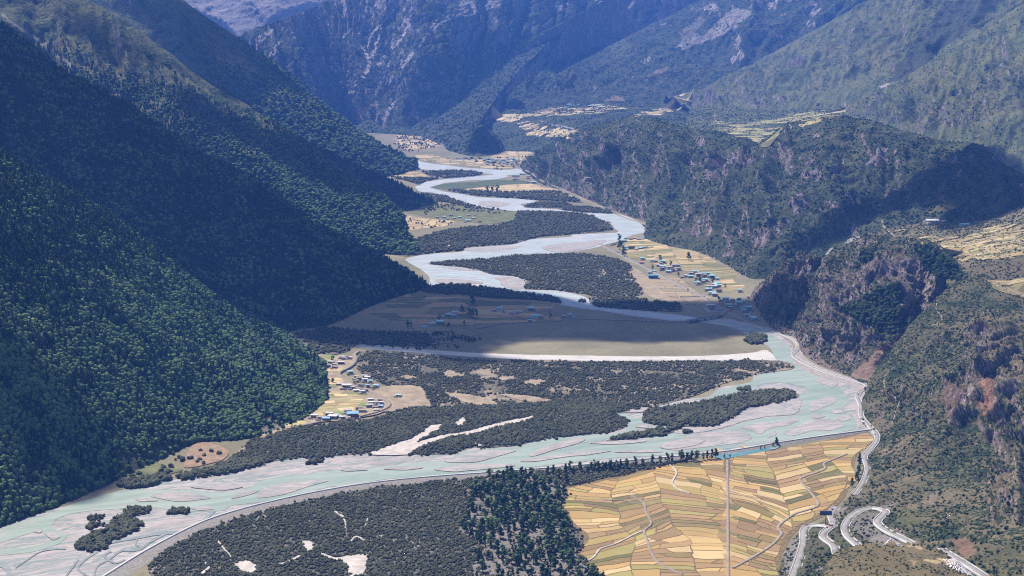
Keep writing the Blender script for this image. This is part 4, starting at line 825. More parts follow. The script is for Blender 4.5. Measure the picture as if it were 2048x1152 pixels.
plots('far_fields', 'many thin straw plots behind the far river village', AF([(1080, 440), (1150, 400), (1230, 345), (1200, 290), (1250, 265), (1400, 280), (1500, 287), (1640, 330), (1620, 365), (1480, 400), (1400, 450), (1350, 510), (1200, 480), (1060, 470)]), 0.6, 110, 75, 9, [(0.5, 0.39, 0.24), (0.46, 0.35, 0.2), (0.34, 0.26, 0.16)], 0, 88, 14)
plots('far_fields', 'scattered straw plots left of the dark cone at the valley head', AF([(160, 310), (180, 230), (330, 240), (500, 235), (560, 280), (690, 272), (640, 320), (560, 350), (400, 370), (250, 390), (130, 340)]), 0.6, 100, 80, 14, [(0.5, 0.39, 0.24), (0.46, 0.35, 0.2)], 0, 89, 20, 0.1)
plots('far_fields', 'tan village plots along the far river bank', AF([(340, 440), (500, 430), (650, 470), (860, 480), (1000, 480), (1300, 540), (1200, 560), (1000, 555), (860, 545), (600, 520), (420, 490)]), 0.62, 75, 50, 8, [(0.52, 0.41, 0.25), (0.44, 0.34, 0.2), (0.3, 0.24, 0.15), (0.2, 0.2, 0.1)], 0, 90, 10, 0.1)
sheet('far_meadow', AF([(500, 740), (650, 705), (900, 690), (1100, 672), (1400, 680), (1420, 705), (1200, 715), (950, 740), (780, 765), (640, 765)]), 0.55, plain('far_green_meadow', (0.075, 0.095, 0.05), 0.95, 0.1, 0.2, 0.02), 'dark green meadow inside the far river loop', 1.0, 91)
sheet('brown_field', A7([(1060, 512), (1100, 410), (1180, 383), (1310, 430), (1290, 480), (1200, 510), (1080, 532)]), 1.2, m_brownsoil, 'red brown field at the foot of the near wooded spur', 1.2, 92)
sheet('hillfoot_meadow', A7([(690, 575), (750, 500), (850, 478), (960, 528), (1050, 545), (900, 588), (740, 612)]), 1.1, m_turf, 'olive meadow at the foot of the near wooded spur', 1.2, 93)
sheet('fan_gravel', A7([(1310, 530), (1330, 470), (1420, 400), (1500, 350), (1520, 250), (1560, 240), (1660, 310), (1560, 350), (1460, 400), (1380, 450), (1350, 520)]), 1.0, m_bare, 'tan debris fan under the near wooded spur', 1.2, 94)
sheet('bridge_meadow', AM([(300, 390), (400, 420), (560, 540), (720, 700), (900, 720), (1100, 720), (900, 760), (700, 740), (500, 690), (380, 560), (280, 470)]), 0.42, m_bare, 'tan bare flats left of the roadside village', 1.5, 95)
sheet('canal_pool', [(1432, 910.5), (1480, 903), (1540, 893), (1557, 890), (1553, 898), (1500, 909), (1460, 917), (1436, 919)], 0.98, m_pool, 'small bright blue pool between the dike and the golden field', 0.5, 96, cat='pool')

# fields on the terraces: material bands draped on the hanging terraces (kept to plots in place)
def drape_plots(name, label, regions, palette, n, w, d, seed):
    rr = random.Random(seed)
    vs, fs, cols = [], [], []
    for poly in regions:
        xs, ys = [p[0] for p in poly], [p[1] for p in poly]
        for _ in range(n):
            px, py = rr.uniform(min(xs), max(xs)), rr.uniform(min(ys), max(ys))
            if not inside(np.array([px]), np.array([py]), poly)[0]: continue
            p, nr = pick(px, py)
            if p is None or nr.z < 0.93: continue
            a, b = w * rr.uniform(0.5, 1.5), d * rr.uniform(0.5, 1.3)
            th = rr.uniform(-0.25, 0.25); k0 = len(vs); ok = 14
            col = palette[rr.randrange(len(palette))]; g = rr.uniform(0.85, 1.1)
            bend = rr.uniform(-0.3, 0.3)
            for i in range(ok):
                t = 2 * math.pi * i / ok
                x = a * math.copysign(abs(math.cos(t)) ** 0.6, math.cos(t)) * rr.uniform(0.85, 1.1); y = b * math.copysign(abs(math.sin(t)) ** 0.7, math.sin(t)) * rr.uniform(0.8, 1.15) + bend * x * x / a
                X, Y = p.x + x * math.cos(th) - y * math.sin(th), p.y + x * math.sin(th) + y * math.cos(th)
                vs.append((X, Y, drop(X, Y)[0] + 0.8 + 0.01 * (len(fs) % 40)))
            fs.append(list(range(k0, k0 + ok))); cols += [(col[0] * g, col[1] * g, col[2] * g, 1)] * ok
    me = bpy.data.meshes.new(name); me.from_pydata(vs, [], fs); me.materials.append(m_plot)
    c = me.color_attributes.new('tint', 'FLOAT_COLOR', 'POINT'); c.data.foreach_set('color', np.array(cols, np.float32).ravel())
    o = link(bpy.data.objects.new(name, me))
    return tag(o, label, 'fields', kind='structure')
AR = lambda pts: cr(1720, 380, 5.238, pts)
STR = [(0.36, 0.275, 0.14), (0.40, 0.315, 0.17), (0.29, 0.215, 0.12), (0.31, 0.26, 0.12)]
drape_plots('terrace_field', 'curving straw terraces on the hanging terrace at the right edge', [AR([(300, 430), (560, 430), (700, 560), (850, 640), (1000, 740), (1200, 720), (1718, 680), (1718, 380), (1450, 380), (1250, 420), (1000, 520), (700, 480), (350, 400)]), AR([(1500, 990), (1718, 950), (1718, 1100), (1560, 1080)])], STR + [(0.22, 0.18, 0.10), (0.17, 0.16, 0.075)], 380, 24, 12, 5)
drape_plots('terrace_field', 'pale green and straw plots on the upper plateau behind the wooded hill', [A3([(230, 700), (400, 720), (600, 680), (800, 640), (960, 630), (900, 690), (640, 730), (580, 800), (480, 820), (300, 740)])], [(0.34, 0.29, 0.14), (0.30, 0.28, 0.13), (0.25, 0.24, 0.11), (0.2, 0.2, 0.09)], 300, 52, 30, 6)
drape_plots('terrace_field', 'scattered straw plots around the far plateau village', [A2([(1090, 640), (1250, 615), (1500, 600), (1650, 630), (1380, 670), (1150, 665)]), A2([(880, 680), (960, 660), (1110, 660), (1000, 695)]), A2([(1040, 700), (1200, 730), (1350, 770), (1200, 775), (1080, 740)]), A2([(1640, 660), (1780, 640), (2016, 580), (2016, 610), (1800, 670)]), A3([(0, 600), (60, 570), (180, 560), (100, 600)]), A2([(1100, 760), (1350, 765), (1330, 775), (1100, 775)])], [(0.54, 0.43, 0.26), (0.46, 0.36, 0.2), (0.34, 0.29, 0.15)], 130, 38, 26, 7)
# ------------------------------------------------------------------ roads
def road(name, label, pts, width, mat, lift=0.6, zfix=None, n=None, edge=None):
    P = catmull(pts, n or max(12, len(pts) * 9))
    if zfix is None:
        W = []
        for x, y in P:
            h, nr = pick(x, y, BVH_ROAD)
            if h is not None: W.append(h[:])
        W = np.array(W)
    else: W = gnd(P[:, 0], P[:, 1]); W[:, 2] = zfix
    k = np.array([1, 2, 3, 2, 1.0]) / 9
    for _ in range(2):
        Q = np.vstack([W[:1]] * 2 + [W] + [W[-1:]] * 2)
        W = sum(k[i] * Q[i:i + len(W)] for i in range(5))
    T = np.gradient(W, axis=0); T[:, 2] = 0; T /= np.linalg.norm(T, axis=1, keepdims=True)
    Nn = np.stack([-T[:, 1], T[:, 0], 0 * T[:, 0]], 1)
    def strip(nm, o0, o1, z0, z1, m_, lb, cat):     # closed ribbon with sides
        z = np.array([0, 0, 1.0])
        A = [W + Nn * o0 + z * z0, W + Nn * o0 + z * z1, W + Nn * o1 + z * z1, W + Nn * o1 + z * z0]
        V = np.concatenate(A); n_ = len(W); F = []
        for q in range(3):
            for i in range(n_ - 1): F.append((q * n_ + i, q * n_ + i + 1, (q + 1) * n_ + i + 1, (q + 1) * n_ + i))
        o = link(bpy.data.objects.new(nm, mesh_np(nm, V, F, [m_])))
        return tag(o, lb, cat, kind='structure' if nm != 'guard_wall' else None)
    strip(name, -width / 2 - 0.02, width / 2 + 0.02, -4.0, lift, mat, label, 'road')
    if edge:
        for s_, side in ((-1, 'right'), (1, 'left')):
            o0 = s_ * width / 2; o1 = s_ * (width / 2 + edge)
            strip('guard_wall', min(o0, o1), max(o0, o1), -0.6, lift + 0.7, m_conc, edge_label % side, 'guard wall')
    return W, Nn

m_asph = plain('grey_asphalt', (0.23, 0.215, 0.205), 0.9, 0.2, 0.14, 0.12)
m_mark = plain('white_marking', (0.72, 0.71, 0.69), 0.8, 0.2, 0.1, 0.5)
edge_label = 'white concrete guard wall on one side (%s) of the valley road past the crags'
A_ROAD = [(1500, 648), (1522, 656), (1560, 668), (1588, 679), (1599, 694), (1586, 710), (1602, 723), (1642, 742), (1690, 757), (1728, 768), (1733, 776), (1719, 785), (1715, 795), (1723, 813), (1722, 832), (1736, 850), (1753, 868), (1753, 884), (1741, 900), (1729, 915), (1735, 935), (1731, 955), (1721, 975), (1708, 992)]
road('valley_road', 'grey asphalt road winding round the crag foot above the river', A_ROAD, 7.0, m_asph, 0.9, edge=0.9)
road('valley_road', 'straight asphalt road through the long roadside village', [(1040, 336), (1062, 345), (1085, 362), (1130, 380), (1165, 396), (1195, 410), (1230, 428), (1262, 440), (1298, 449)], 9, m_dirt, 1.0)
road('valley_road', 'pale asphalt road running straight between the village rows', [(1200, 488), (1215, 497), (1260, 520), (1330, 556), (1400, 592), (1442, 617), (1490, 642), (1505, 650)], 9, m_asph, 1.0, zfix=0.4, edge=None)
edge_label = 'white concrete guard wall on the %s side of the lower hillside road'
road('hillside_road', 'lowest hillside road beside the golden field, leaving the picture at the bottom', [(1674, 1014), (1663, 1030), (1668, 1046), (1662, 1054), (1640, 1052), (1618, 1054), (1608, 1064), (1609, 1085), (1601, 1115), (1588, 1152), (1572, 1200)], 10, m_asph, 1.0, edge=0.9)
edge_label = 'white concrete guard wall on the %s side of the short hillside bend'
road('hillside_road', 'short bend of hillside road below the billboard', [(1664, 1055), (1650, 1065), (1646, 1074), (1654, 1082), (1668, 1092), (1672, 1104), (1676, 1125)], 9, m_asph, 1.2, edge=0.9)
edge_label = 'white concrete guard wall on the %s side of the hairpin road'
road('hillside_road', 'hairpin of hillside road curving round the grey cutting', [(1730, 1106), (1710, 1087), (1696, 1074), (1690, 1058), (1697, 1042), (1716, 1026), (1742, 1018), (1766, 1021), (1771, 1028), (1757, 1041), (1757, 1050), (1775, 1064), (1800, 1076), (1828, 1090)], 9, m_asph, 1.4, edge=0.9)
edge_label = 'white concrete guard wall on the %s side of the road behind the prayer flags'
road('hillside_road', 'stretch of road behind the prayer flags at the bottom right corner', [(1880, 1098), (1897, 1109), (1920, 1123), (1952, 1143), (1985, 1166)], 8, m_asph, 1.6, edge=0.9)
road('farm_track', 'straight pale farm track dividing the golden field', [(1455, 918), (1455.5, 980), (1456, 1060), (1457, 1215)], 3.8, m_dirt, 0.3, zfix=1.0)
for k, (p, w_, lb) in enumerate([(A8([(1470, 688), (1530, 716), (1640, 722), (1740, 745)]), 2, 'pale footpath entering the golden field from the grove'), (A8([(1670, 690), (1750, 732), (1760, 780), (1795, 852), (1752, 895), (1770, 950), (1800, 1030), (1850, 1090), (1980, 1150)]), 3.2, 'winding pale footpath through the left half of the golden field'), (A9([(1000, 450), (900, 490), (862, 510), (872, 535), (820, 560), (728, 592), (740, 622), (785, 672), (835, 740), (780, 772), (690, 800), (598, 872), (622, 910), (560, 980), (450, 1050), (335, 1112)]), 4, 'winding grey path through the right half of the golden field'), (A8([(1900, 510), (1940, 560), (1915, 612), (1940, 650), (2020, 680)]), 2.6, 'short white path at the top of the golden field'), (A8([(1430, 1070), (1470, 1040), (1500, 1000), (1590, 970), (1700, 915), (1750, 895)]), 2.2, 'white path at the bottom left of the golden field'),
                         (AV([(960, 150), (900, 190), (925, 240), (900, 290), (840, 345), (730, 400), (720, 440), (800, 510), (950, 600), (1050, 620), (1230, 715), (1330, 795), (1250, 860), (1100, 910), (950, 945)]), 7, 'dusty lane through the left hillfoot village'), (AV([(500, 1005), (300, 1050), (130, 1085)]), 5, 'pale lane below the left village'), (AH([(0, 665), (300, 660), (560, 650), (640, 628), (760, 612), (850, 570), (930, 540), (880, 510)]), 5, 'faint track across the shaded meadow'), ([(1130, 637), (1250, 641), (1345, 644), (1392, 643)], 8, 'pale road across the shaded meadow to the bridge'), ([(1440, 634), (1455, 622), (1466, 616)], 7, 'short link road from the bridge to the village'), (AH([(880, 505), (1150, 450), (1500, 435), (1720, 425), (1760, 400)]), 5, 'track along the front of the hamlet'), (AF([(1060, 440), (1120, 410), (1180, 380), (1240, 350)]), 9, 'pale road beside the dark cone far up the valley'), (AM([(900, 640), (1100, 700), (820, 700), (1000, 790)]), 4, 'thin track on the flats near the bridge')]):
    road('path', lb, p, w_, m_dirt if k not in (3, 4) else m_sand, 0.25, zfix=1.1 + 0.05 * k if k < 7 and k not in (5, 6) else (3.2 if k in (5, 6) else 1.0 + 0.04 * k))
for p, w_, lb in [(AR([(235, 310), (250, 370), (310, 440), (400, 510)]), 5, 'white dirt road climbing to the hanging terrace'), (A9([(1215, 0), (1210, 60), (1250, 110), (1300, 135), (1280, 200), (1255, 285)]), 1.6, 'thin pale footpath down the shrubby slope'), (A6([(1515, 650), (1510, 690), (1540, 720), (1545, 755)]), 2, 'thin path near the rock outcrop'), (A6([(1215, 1152), (1220, 1070), (1270, 1020)]), 1.5, 'faint footpath on the near slope'), (A3([(985, 610), (1000, 620), (985, 590), (1040, 555)]), 8, 'white bend of road on the upper plateau'), (A3([(235, 660), (240, 695), (270, 715)]), 8, 'white road at the left end of the upper plateau')]:
    road('path', lb, p, w_, m_dirt, 0.4)

# the flood dike with its white crest, and its lower line
lev = [(1738, 864), (1640, 877), (1560, 889), (1450, 907), (1300, 922), (1150, 936), (1000, 948), (850, 959), (730, 972), (630, 989), (560, 1004), (480, 1024), (400, 1051), (300, 1102), (212, 1156), (120, 1215)]
Wd = catmull(gnd(*np.array(lev, float).T), 160)
Td = np.gradient(Wd, axis=0); Td /= np.linalg.norm(Td, axis=1, keepdims=True)
Nd = np.stack([-Td[:, 1], Td[:, 0], 0 * Td[:, 0]], 1)
if Nd[80] @ (Wd[80] * np.array([1, 1, 0])) > 0: Nd = -Nd             # +N towards the camera
def ribbon(name, offs, mat, label, cat, kind=None, parent=None):
    V = np.concatenate([Wd + Nd * (o if o < 3 else o * np.linspace(0.22, 1.25, len(Wd))[:, None] ** 1.0 + 1.4) + np.array([0, 0, z]) for o, z in offs]); n_ = len(Wd); F = []
    for q in range(len(offs) - 1):
        for i in range(n_ - 1): F.append((q * n_ + i, q * n_ + i + 1, (q + 1) * n_ + i + 1, (q + 1) * n_ + i))
    o = link(bpy.data.objects.new(name, mesh_np(name, V, F, [mat])), parent)
    return tag(o, label, cat, None, kind) if label else o
dk = ribbon('dike', [(-4, 0.2), (-1.6, 3.4), (1.8, 3.4), (14, 0.3), (17, 0.1)], m_dike, 'long grey flood dike with a white concrete crest along the near river', 'dike')
ribbon('crest_wall', [(-1.5, 3.3), (-1.5, 4.6), (1.1, 4.6), (1.1, 3.3)], m_conc, None, None, None, dk)

# ------------------------------------------------------------------ foliage materials and tree shapes
def leaf_mat(name, a, b, yel, dark_amt=0.35):
    m = NT(name)
    oi = m.t.nodes.new('ShaderNodeObjectInfo')
    n = m.noise(m.pos, 0.012, 4, 0.6)
    n2 = m.noise(m.pos, 0.7, 3, 0.7)
    f = m.math('ADD', m.math('MULTIPLY', oi.outputs['Random'], 0.6), m.math('MULTIPLY', m.math('SUBTRACT', n, 0.5), 1.4))
    c = m.mix(m.step(f, 0.0, 0.75), a, b)
    c = m.mix(m.step(f, 0.62, 0.95), c, yel)
    c = m.mix(m.math('MULTIPLY', m.step(n2, 0.52, 0.72), dark_amt), c, tuple(0.4 * x for x in a))
    return m.done(c, 0.9, 0.1)
L_broad = leaf_mat('broadleaf_foliage', (0.056, 0.096, 0.038), (0.112, 0.168, 0.060), (0.200, 0.240, 0.085))
L_conif = leaf_mat('conifer_foliage', (0.014, 0.032, 0.018), (0.026, 0.050, 0.024), (0.042, 0.068, 0.03))
L_scrub = leaf_mat('grey_scrub_foliage', (0.056, 0.062, 0.036), (0.102, 0.104, 0.064), (0.185, 0.170, 0.122))
L_pine = leaf_mat('dark_pine_foliage', (0.024, 0.052, 0.021), (0.042, 0.078, 0.028), (0.068, 0.105, 0.036))
L_shrub = leaf_mat('slope_shrub_foliage', (0.024, 0.042, 0.016), (0.044, 0.066, 0.022), (0.085, 0.095, 0.036))
L_bare = leaf_mat('bare_twigs', (0.11, 0.095, 0.085), (0.15, 0.13, 0.115), (0.18, 0.155, 0.14))
m_bark = plain('tree_bark', (0.09, 0.07, 0.055), 0.95, 0.1, 0.3, 1.5)

def lumps(spec, sub, seed, jag=0.3):       # irregular crown made of overlapping rough lumps
    r = np.random.default_rng(seed)
    Vs, Fs, o = [], [], 0
    for (cx, cy, cz, rx, ry, rz_) in spec:
        bm = bmesh.new(); bmesh.ops.create_icosphere(bm, subdivisions=sub, radius=1.0)
        V = np.array([v.co[:] for v in bm.verts]); F = np.array([[v.index for v in f.verts] for f in bm.faces]); bm.free()
        k = 1 + jag * fbm(V * 1.9 + r.uniform(0, 90, 3), 3, seed) * 2.2 + r.uniform(-jag, jag, len(V)) * 0.45
        V = V * k[:, None] * np.array([rx, ry, rz_]) + np.array([cx, cy, cz])
        Vs.append(V); Fs.append(F + o); o += len(V)
    return np.concatenate(Vs), np.concatenate(Fs)

def proto(name, V, F, mat):
    return bpy.data.objects.new(name, mesh_np(name, V, F, [mat]))

def broad(seed, sub=2):
    r = random.Random(seed); sp = [(0, 0, 0.62, 0.42, 0.42, 0.40)]
    for k in range(4):
        a = k * 1.57 + r.uniform(-.5, .5); d = r.uniform(.18, .34)
        sp.append((math.cos(a) * d, math.sin(a) * d, r.uniform(.35, .75), r.uniform(.2, .32), r.uniform(.2, .32), r.uniform(.2, .34)))
    sp.append((0, 0, 0.2, 0.3, 0.3, 0.25))
    return lumps(sp, sub, seed, 0.32)

def conifer(seed, tiers=6, n=9, wid=0.26):
    r = np.random.default_rng(seed); V, F = [], []
    for t in range(tiers):
        z0 = 0.08 + 0.80 * t / tiers; z1 = z0 + 0.34 * (1 - 0.45 * t / tiers); R0 = wid * (1 - 0.84 * t / tiers)
        k = len(V); V.append((r.uniform(-.01, .01), r.uniform(-.01, .01), min(z1, 1.0)))
        for i in range(2 * n):
            a = math.pi * i / n + r.uniform(-.12, .12); q = R0 * (r.uniform(0.9, 1.15) if i % 2 else r.uniform(0.45, 0.7))
            V.append((math.cos(a) * q, math.sin(a) * q, z0 + (0 if i % 2 else 0.05) + r.uniform(-.02, .02)))
        for i in range(2 * n): F.append((k, k + 1 + i, k + 1 + (i + 1) % (2 * n)))
    return np.array(V), np.array(F)

def bush(seed, sub=2, flat=0.75):
    r = random.Random(seed); sp = []
    for k in range(3):
        a = r.uniform(0, 6.28); d = r.uniform(0.05, 0.28)
        sp.append((math.cos(a) * d, math.sin(a) * d, r.uniform(.18, .35), r.uniform(.26, .4), r.uniform(.26, .4), r.uniform(.26, .42) * flat / 0.75))
    return lumps(sp, sub, seed, 0.42)

P_broad = [proto('broadleaf_tree', *broad(s, 2), L_broad) for s in (1, 2, 3)]
P_conif = [proto('conifer_tree', *conifer(s), L_conif) for s in (4, 5)]
P_broadf = [proto('broadleaf_tree', *broad(s, 1), L_broad) for s in (11, 12, 13)]
P_coniff = [proto('conifer_tree', *conifer(s, 4, 6), L_conif) for s in (14, 15)]
P_scrub = [proto('scrub_bush', *bush(s, 2), L_scrub) for s in (21, 22, 23, 24)]
P_scrubf = [proto('scrub_bush', *bush(s, 1), L_scrub) for s in (31, 32, 33)]
P_wood = [proto('crag_tree', *broad(s, 1), L_shrub) for s in (51, 52, 53)]
P_shrub = [proto('slope_shrub', *bush(s, 1, 0.6), L_shrub) for s in (41, 42, 43)]

def scatter(name, label, P, sc, ix, protos, cat='woodland', sq=None):
    P = np.asarray(P, np.float32); n = len(P)
    me = bpy.data.meshes.new(name); me.vertices.add(n); me.vertices.foreach_set('co', P.ravel())
    r = np.random.default_rng(n)
    s3 = np.repeat(np.asarray(sc, np.float32)[:, None], 3, 1)
    if sq is not None: s3[:, 2] *= np.asarray(sq)
    for nm, typ, key, v in (('sc', 'FLOAT_VECTOR', 'vector', s3.ravel()), ('rz', 'FLOAT', 'value', r.uniform(0, 6.28, n).astype(np.float32)), ('ix', 'INT', 'value', np.asarray(ix, np.int32))):
        a = me.attributes.new(nm, typ, 'POINT'); a.data.foreach_set(key, v)
    o = link(bpy.data.objects.new(name, me))
    pc = bpy.data.collections.new(name + '_kinds')
    for p in sorted(protos, key=lambda q: q.name): pc.objects.link(p)
    ng = bpy.data.node_groups.new(name, 'GeometryNodeTree')
    ng.interface.new_socket('Geometry', in_out='INPUT', socket_type='NodeSocketGeometry'); ng.interface.new_socket('Geometry', in_out='OUTPUT', socket_type='NodeSocketGeometry')
    N, Lk = ng.nodes, ng.links
    gi, go = N.new('NodeGroupInput'), N.new('NodeGroupOutput')
    ci = N.new('GeometryNodeCollectionInfo'); ci.inputs[0].default_value = pc; ci.inputs['Separate Children'].default_value = True; ci.inputs['Reset Children'].default_value = True
    ip = N.new('GeometryNodeInstanceOnPoints'); ip.inputs['Pick Instance'].default_value = True
    def na(nm, t):
        q = N.new('GeometryNodeInputNamedAttribute'); q.data_type = t; q.inputs[0].default_value = nm; return [s_ for s_ in q.outputs if s_.enabled][0]
    cx = N.new('ShaderNodeCombineXYZ'); Lk.new(na('rz', 'FLOAT'), cx.inputs[2])
    Lk.new(gi.outputs[0], ip.inputs['Points']); Lk.new(ci.outputs[0], ip.inputs['Instance']); Lk.new(na('ix', 'INT'), ip.inputs['Instance Index'])
    e2r = N.new('FunctionNodeEulerToRotation'); Lk.new(cx.outputs[0], e2r.inputs[0]); Lk.new(e2r.outputs[0], ip.inputs['Rotation'])
    Lk.new(na('sc', 'FLOAT_VECTOR'), ip.inputs['Scale']); Lk.new(ip.outputs[0], go.inputs[0])
    md = o.modifiers.new('scatter', 'NODES'); md.node_group = ng
    return tag(o, label, cat, None, 'stuff')

def on_mesh(T, spacing, seed, poly=None, keep=None, margin=80):
    V, F, o = T
    a, b, c, d = (V[F[:, k]] for k in range(4))
    r = np.random.default_rng(seed)
    ar = 0.5 * np.linalg.norm(np.cross(c - a, d - b), axis=1)
    ce = (a + b + c + d) / 4; px, py = proj(ce)
    ok = (px > -margin) & (px < 2048 + margin) & (py > -margin) & (py < 1152 + margin) & (ce[:, 2] > -1)
    if poly is not None: ok &= inside(px, py, poly)
    ar = ar * ok
    n = int(ar.sum() / spacing ** 2)
    if n == 0: return np.zeros((0, 3))
    f = r.choice(len(F), n, p=ar / ar.sum())
    u, v = r.random((2, n))[:, :, None]
    P = (a[f] * (1 - u) + b[f] * u) * (1 - v) + (d[f] * (1 - u) + c[f] * u) * v
    if keep is not None: P = P[keep(P, r)]
    return P

def on_floor(poly, spacing, seed, thr=None, nsc=60.0, z=0.0, holes=()):
    g = gnd(*np.array(poly, float).T)
    lo, hi = g.min(0), g.max(0)
    n = int((hi[0] - lo[0]) * (hi[1] - lo[1]) / spacing ** 2)
    r = np.random.default_rng(seed)
    P = np.stack([r.uniform(lo[0], hi[0], n), r.uniform(lo[1], hi[1], n), np.full(n, z)], 1)
    px, py = proj(P * np.array([1, 1, 0]))
    jx, jy = proj((P + np.stack([fbm(P / 35, 3, 61) * 22 + r.normal(0, 3.5, n), fbm(P / 35, 3, 62) * 22 + r.normal(0, 3.5, n), 0 * P[:, 0]], 1)) * np.array([1, 1, 0]))
    ok = inside(jx, jy, poly) & (px > -60) & (px < 2110) & (py < 1215)
    for h in holes: ok &= ~inside(px, py, h)
    P = P[ok]
    if thr is not None: P = P[fbm(P / nsc, 4, seed) > thr + r.uniform(-0.12, 0.12, len(P))]
    return P

T = {o.name: (V, F, o) for V, F, o in TERRAIN}
r = np.random.default_rng(3)
# wooded left slopes
clear = [A7([(1400, 110), (1440, 140), (1530, 230), (1640, 270), (1660, 310), (1520, 350), (1500, 260)]), A7([(620, 500), (700, 450), (860, 410), (960, 370), (1060, 410), (1140, 380), (1310, 430), (1290, 480), (1060, 530), (900, 590), (700, 610)])]
def kp(P, r):
    px, py = proj(P); ok = np.ones(len(P), bool)
    for k, h in enumerate(clear): ok &= ~(inside(px, py, h) & (r.random(len(P)) < (0.8 if k else 0.75)))
    ok &= fbm(P / 26, 4, 71) + r.uniform(-0.05, 0.12, len(P)) > -0.24
    return ok
P = on_mesh(T['near_left_hill'], 4.4, 1, None, kp)
hi = sstep(150, 330, P[:, 2]); cf = fbm(P / 45, 3, 5) + hi * 0.35 + r.uniform(-0.35, 0.25, len(P)) > 0.17
ix = np.where(cf, 3 + r.integers(0, 2, len(P)), r.integers(0, 3, len(P)))
sc = np.where(cf, r.uniform(7, 18, len(P)), r.uniform(3.2, 8.8, len(P)) * (1 + 0.25 * fbm(P / 60, 3, 8)))
scatter('hillside_forest', 'mixed green forest covering the near left spur', P - np.array([0, 0, 0.8]), sc, ix, P_broad + P_conif)
for nm, sp, lb, cfb in (('dark_left_spur', 8.5, 'dark forest on the long spur in cloud shadow', 0.25), ('shaded_nose_spur', 11, 'dark forest on the nose spur by the river bend', 0.3)):
    P = on_mesh(T[nm], sp, 2)
    cf = fbm(P / 60, 3, 6) + r.uniform(-0.3, 0.3, len(P)) > -cfb + 0.15
    scatter('spur_forest', lb, P - np.array([0, 0, 0.8]), np.where(cf, r.uniform(10, 19, len(P)), r.uniform(7, 12, len(P))), np.where(cf, 3 + r.integers(0, 2, len(P)), r.integers(0, 3, len(P))), [o.copy() for o in P_broadf + P_coniff])
def kp3(P, r):
    px, py = proj(P)
    line = 175 + 0.32 * (px - 200)                       # tree line running down the third spur
    return (py - line + 60 * fbm(P / 130, 4, 9) * 2 > r.uniform(-70, 60, len(P))) 
P = on_mesh(T['grassy_left_spur'], 7.6, 3, None, kp3)
cf = fbm(P / 70, 3, 6) + r.uniform(-0.3, 0.3, len(P)) > 0.22 - 0.3 * sstep(150, 420, P[:, 2])
scatter('spur_forest', 'forest on the lower part of the grassy third spur', P - np.array([0, 0, 0.8]), np.where(cf, r.uniform(9, 17, len(P)), r.uniform(7, 12, len(P))), np.where(cf, 3 + r.integers(0, 2, len(P)), r.integers(0, 3, len(P))), [o.copy() for o in P_broadf + P_coniff])
P = on_mesh(T['fourth_left_spur'], 15, 4, None, lambda P, r: fbm(P / 160, 4, 3) + (420 - P[:, 2]) / 500 > r.uniform(-0.35, 0.35, len(P)))
scatter('spur_forest', 'far blue forest on the fourth left spur', P - np.array([0, 0, 0.8]), r.uniform(10, 20, len(P)), r.integers(0, 5, len(P)), [o.copy() for o in P_broadf + P_coniff])
# shrubs on the right-hand slopes
def shr(nm, sp, lb, lo, hi, thr, nsc, seed, avoid=(), crags=()):
    def k(P, r):
        px, py = proj(P); ok = fbm(P / nsc, 4, seed) + r.uniform(-0.28, 0.28, len(P)) > thr
        for h in avoid: ok &= ~inside(px, py, h)
        for h in crags: ok &= ~(inside(px, py, h) & (r.random(len(P)) < 0.62))
        return ok
    P = on_mesh(T[nm], sp, seed, None, k)
    rr_ = np.random.default_rng(seed)
    scatter('slope_shrubs', lb, P - np.array([0, 0, 0.3]), rr_.uniform(lo, hi, len(P)) * rr_.uniform(0.7, 1.2, len(P)), rr_.integers(0, 3, len(P)), [o.copy() for o in P_shrub], 'shrubs')
roadband = [streak(A_ROAD, 14, 18), streak([(1674, 1014), (1663, 1030), (1668, 1046), (1640, 1052), (1612, 1058), (1609, 1085), (1601, 1115), (1588, 1160)], 22, 26), streak([(1664, 1055), (1650, 1065), (1646, 1074), (1654, 1082), (1668, 1092), (1674, 1110)], 18, 22), streak([(1730, 1106), (1696, 1074), (1690, 1058), (1697, 1042), (1716, 1026), (1742, 1018), (1771, 1026), (1757, 1041), (1757, 1050), (1775, 1064), (1828, 1090)], 22, 22), streak([(1892, 1106), (1918, 1122), (1950, 1142), (1985, 1166)], 20, 20)]
bareR = [A9([(1560, 0), (1640, 60), (1640, 200), (1560, 250)]), A9([(1760, 0), (1850, 20), (1850, 200), (1770, 160)]), A9([(1600, 940), (1660, 920), (1730, 970), (1740, 1020), (1660, 1060)]), A6([(1010, 1075), (1090, 990), (1240, 870), (1250, 880), (1160, 1000), (1125, 1105)]), A9([(1120, 930), (1220, 900), (1340, 960), (1260, 990)]), A9([(1430, 745), (1530, 660), (1500, 740)]), A9([(1180, 470), (1290, 415), (1240, 450)])]
shr('right_near_slope', 4.0, 'dark shrubs dotted over the near right slope', 2.0, 4.6, 0.02, 38, 31, roadband + bareR, [A9([(1560, 60), (1700, 0), (2016, 0), (2016, 900), (1850, 900), (1800, 700), (1900, 500), (1750, 300), (1600, 330)]), A6([(1700, 800), (1850, 700), (2016, 700), (2016, 1152), (1640, 1152)])])
shr('rocky_peak', 5.0, 'dark shrubs on the rocky peak', 2.6, 5.5, 0.02, 40, 32, roadband + bareR[3:4], [A6([(850, 560), (1100, 420), (1400, 350), (1560, 600), (1400, 750), (1100, 600), (900, 700)])])
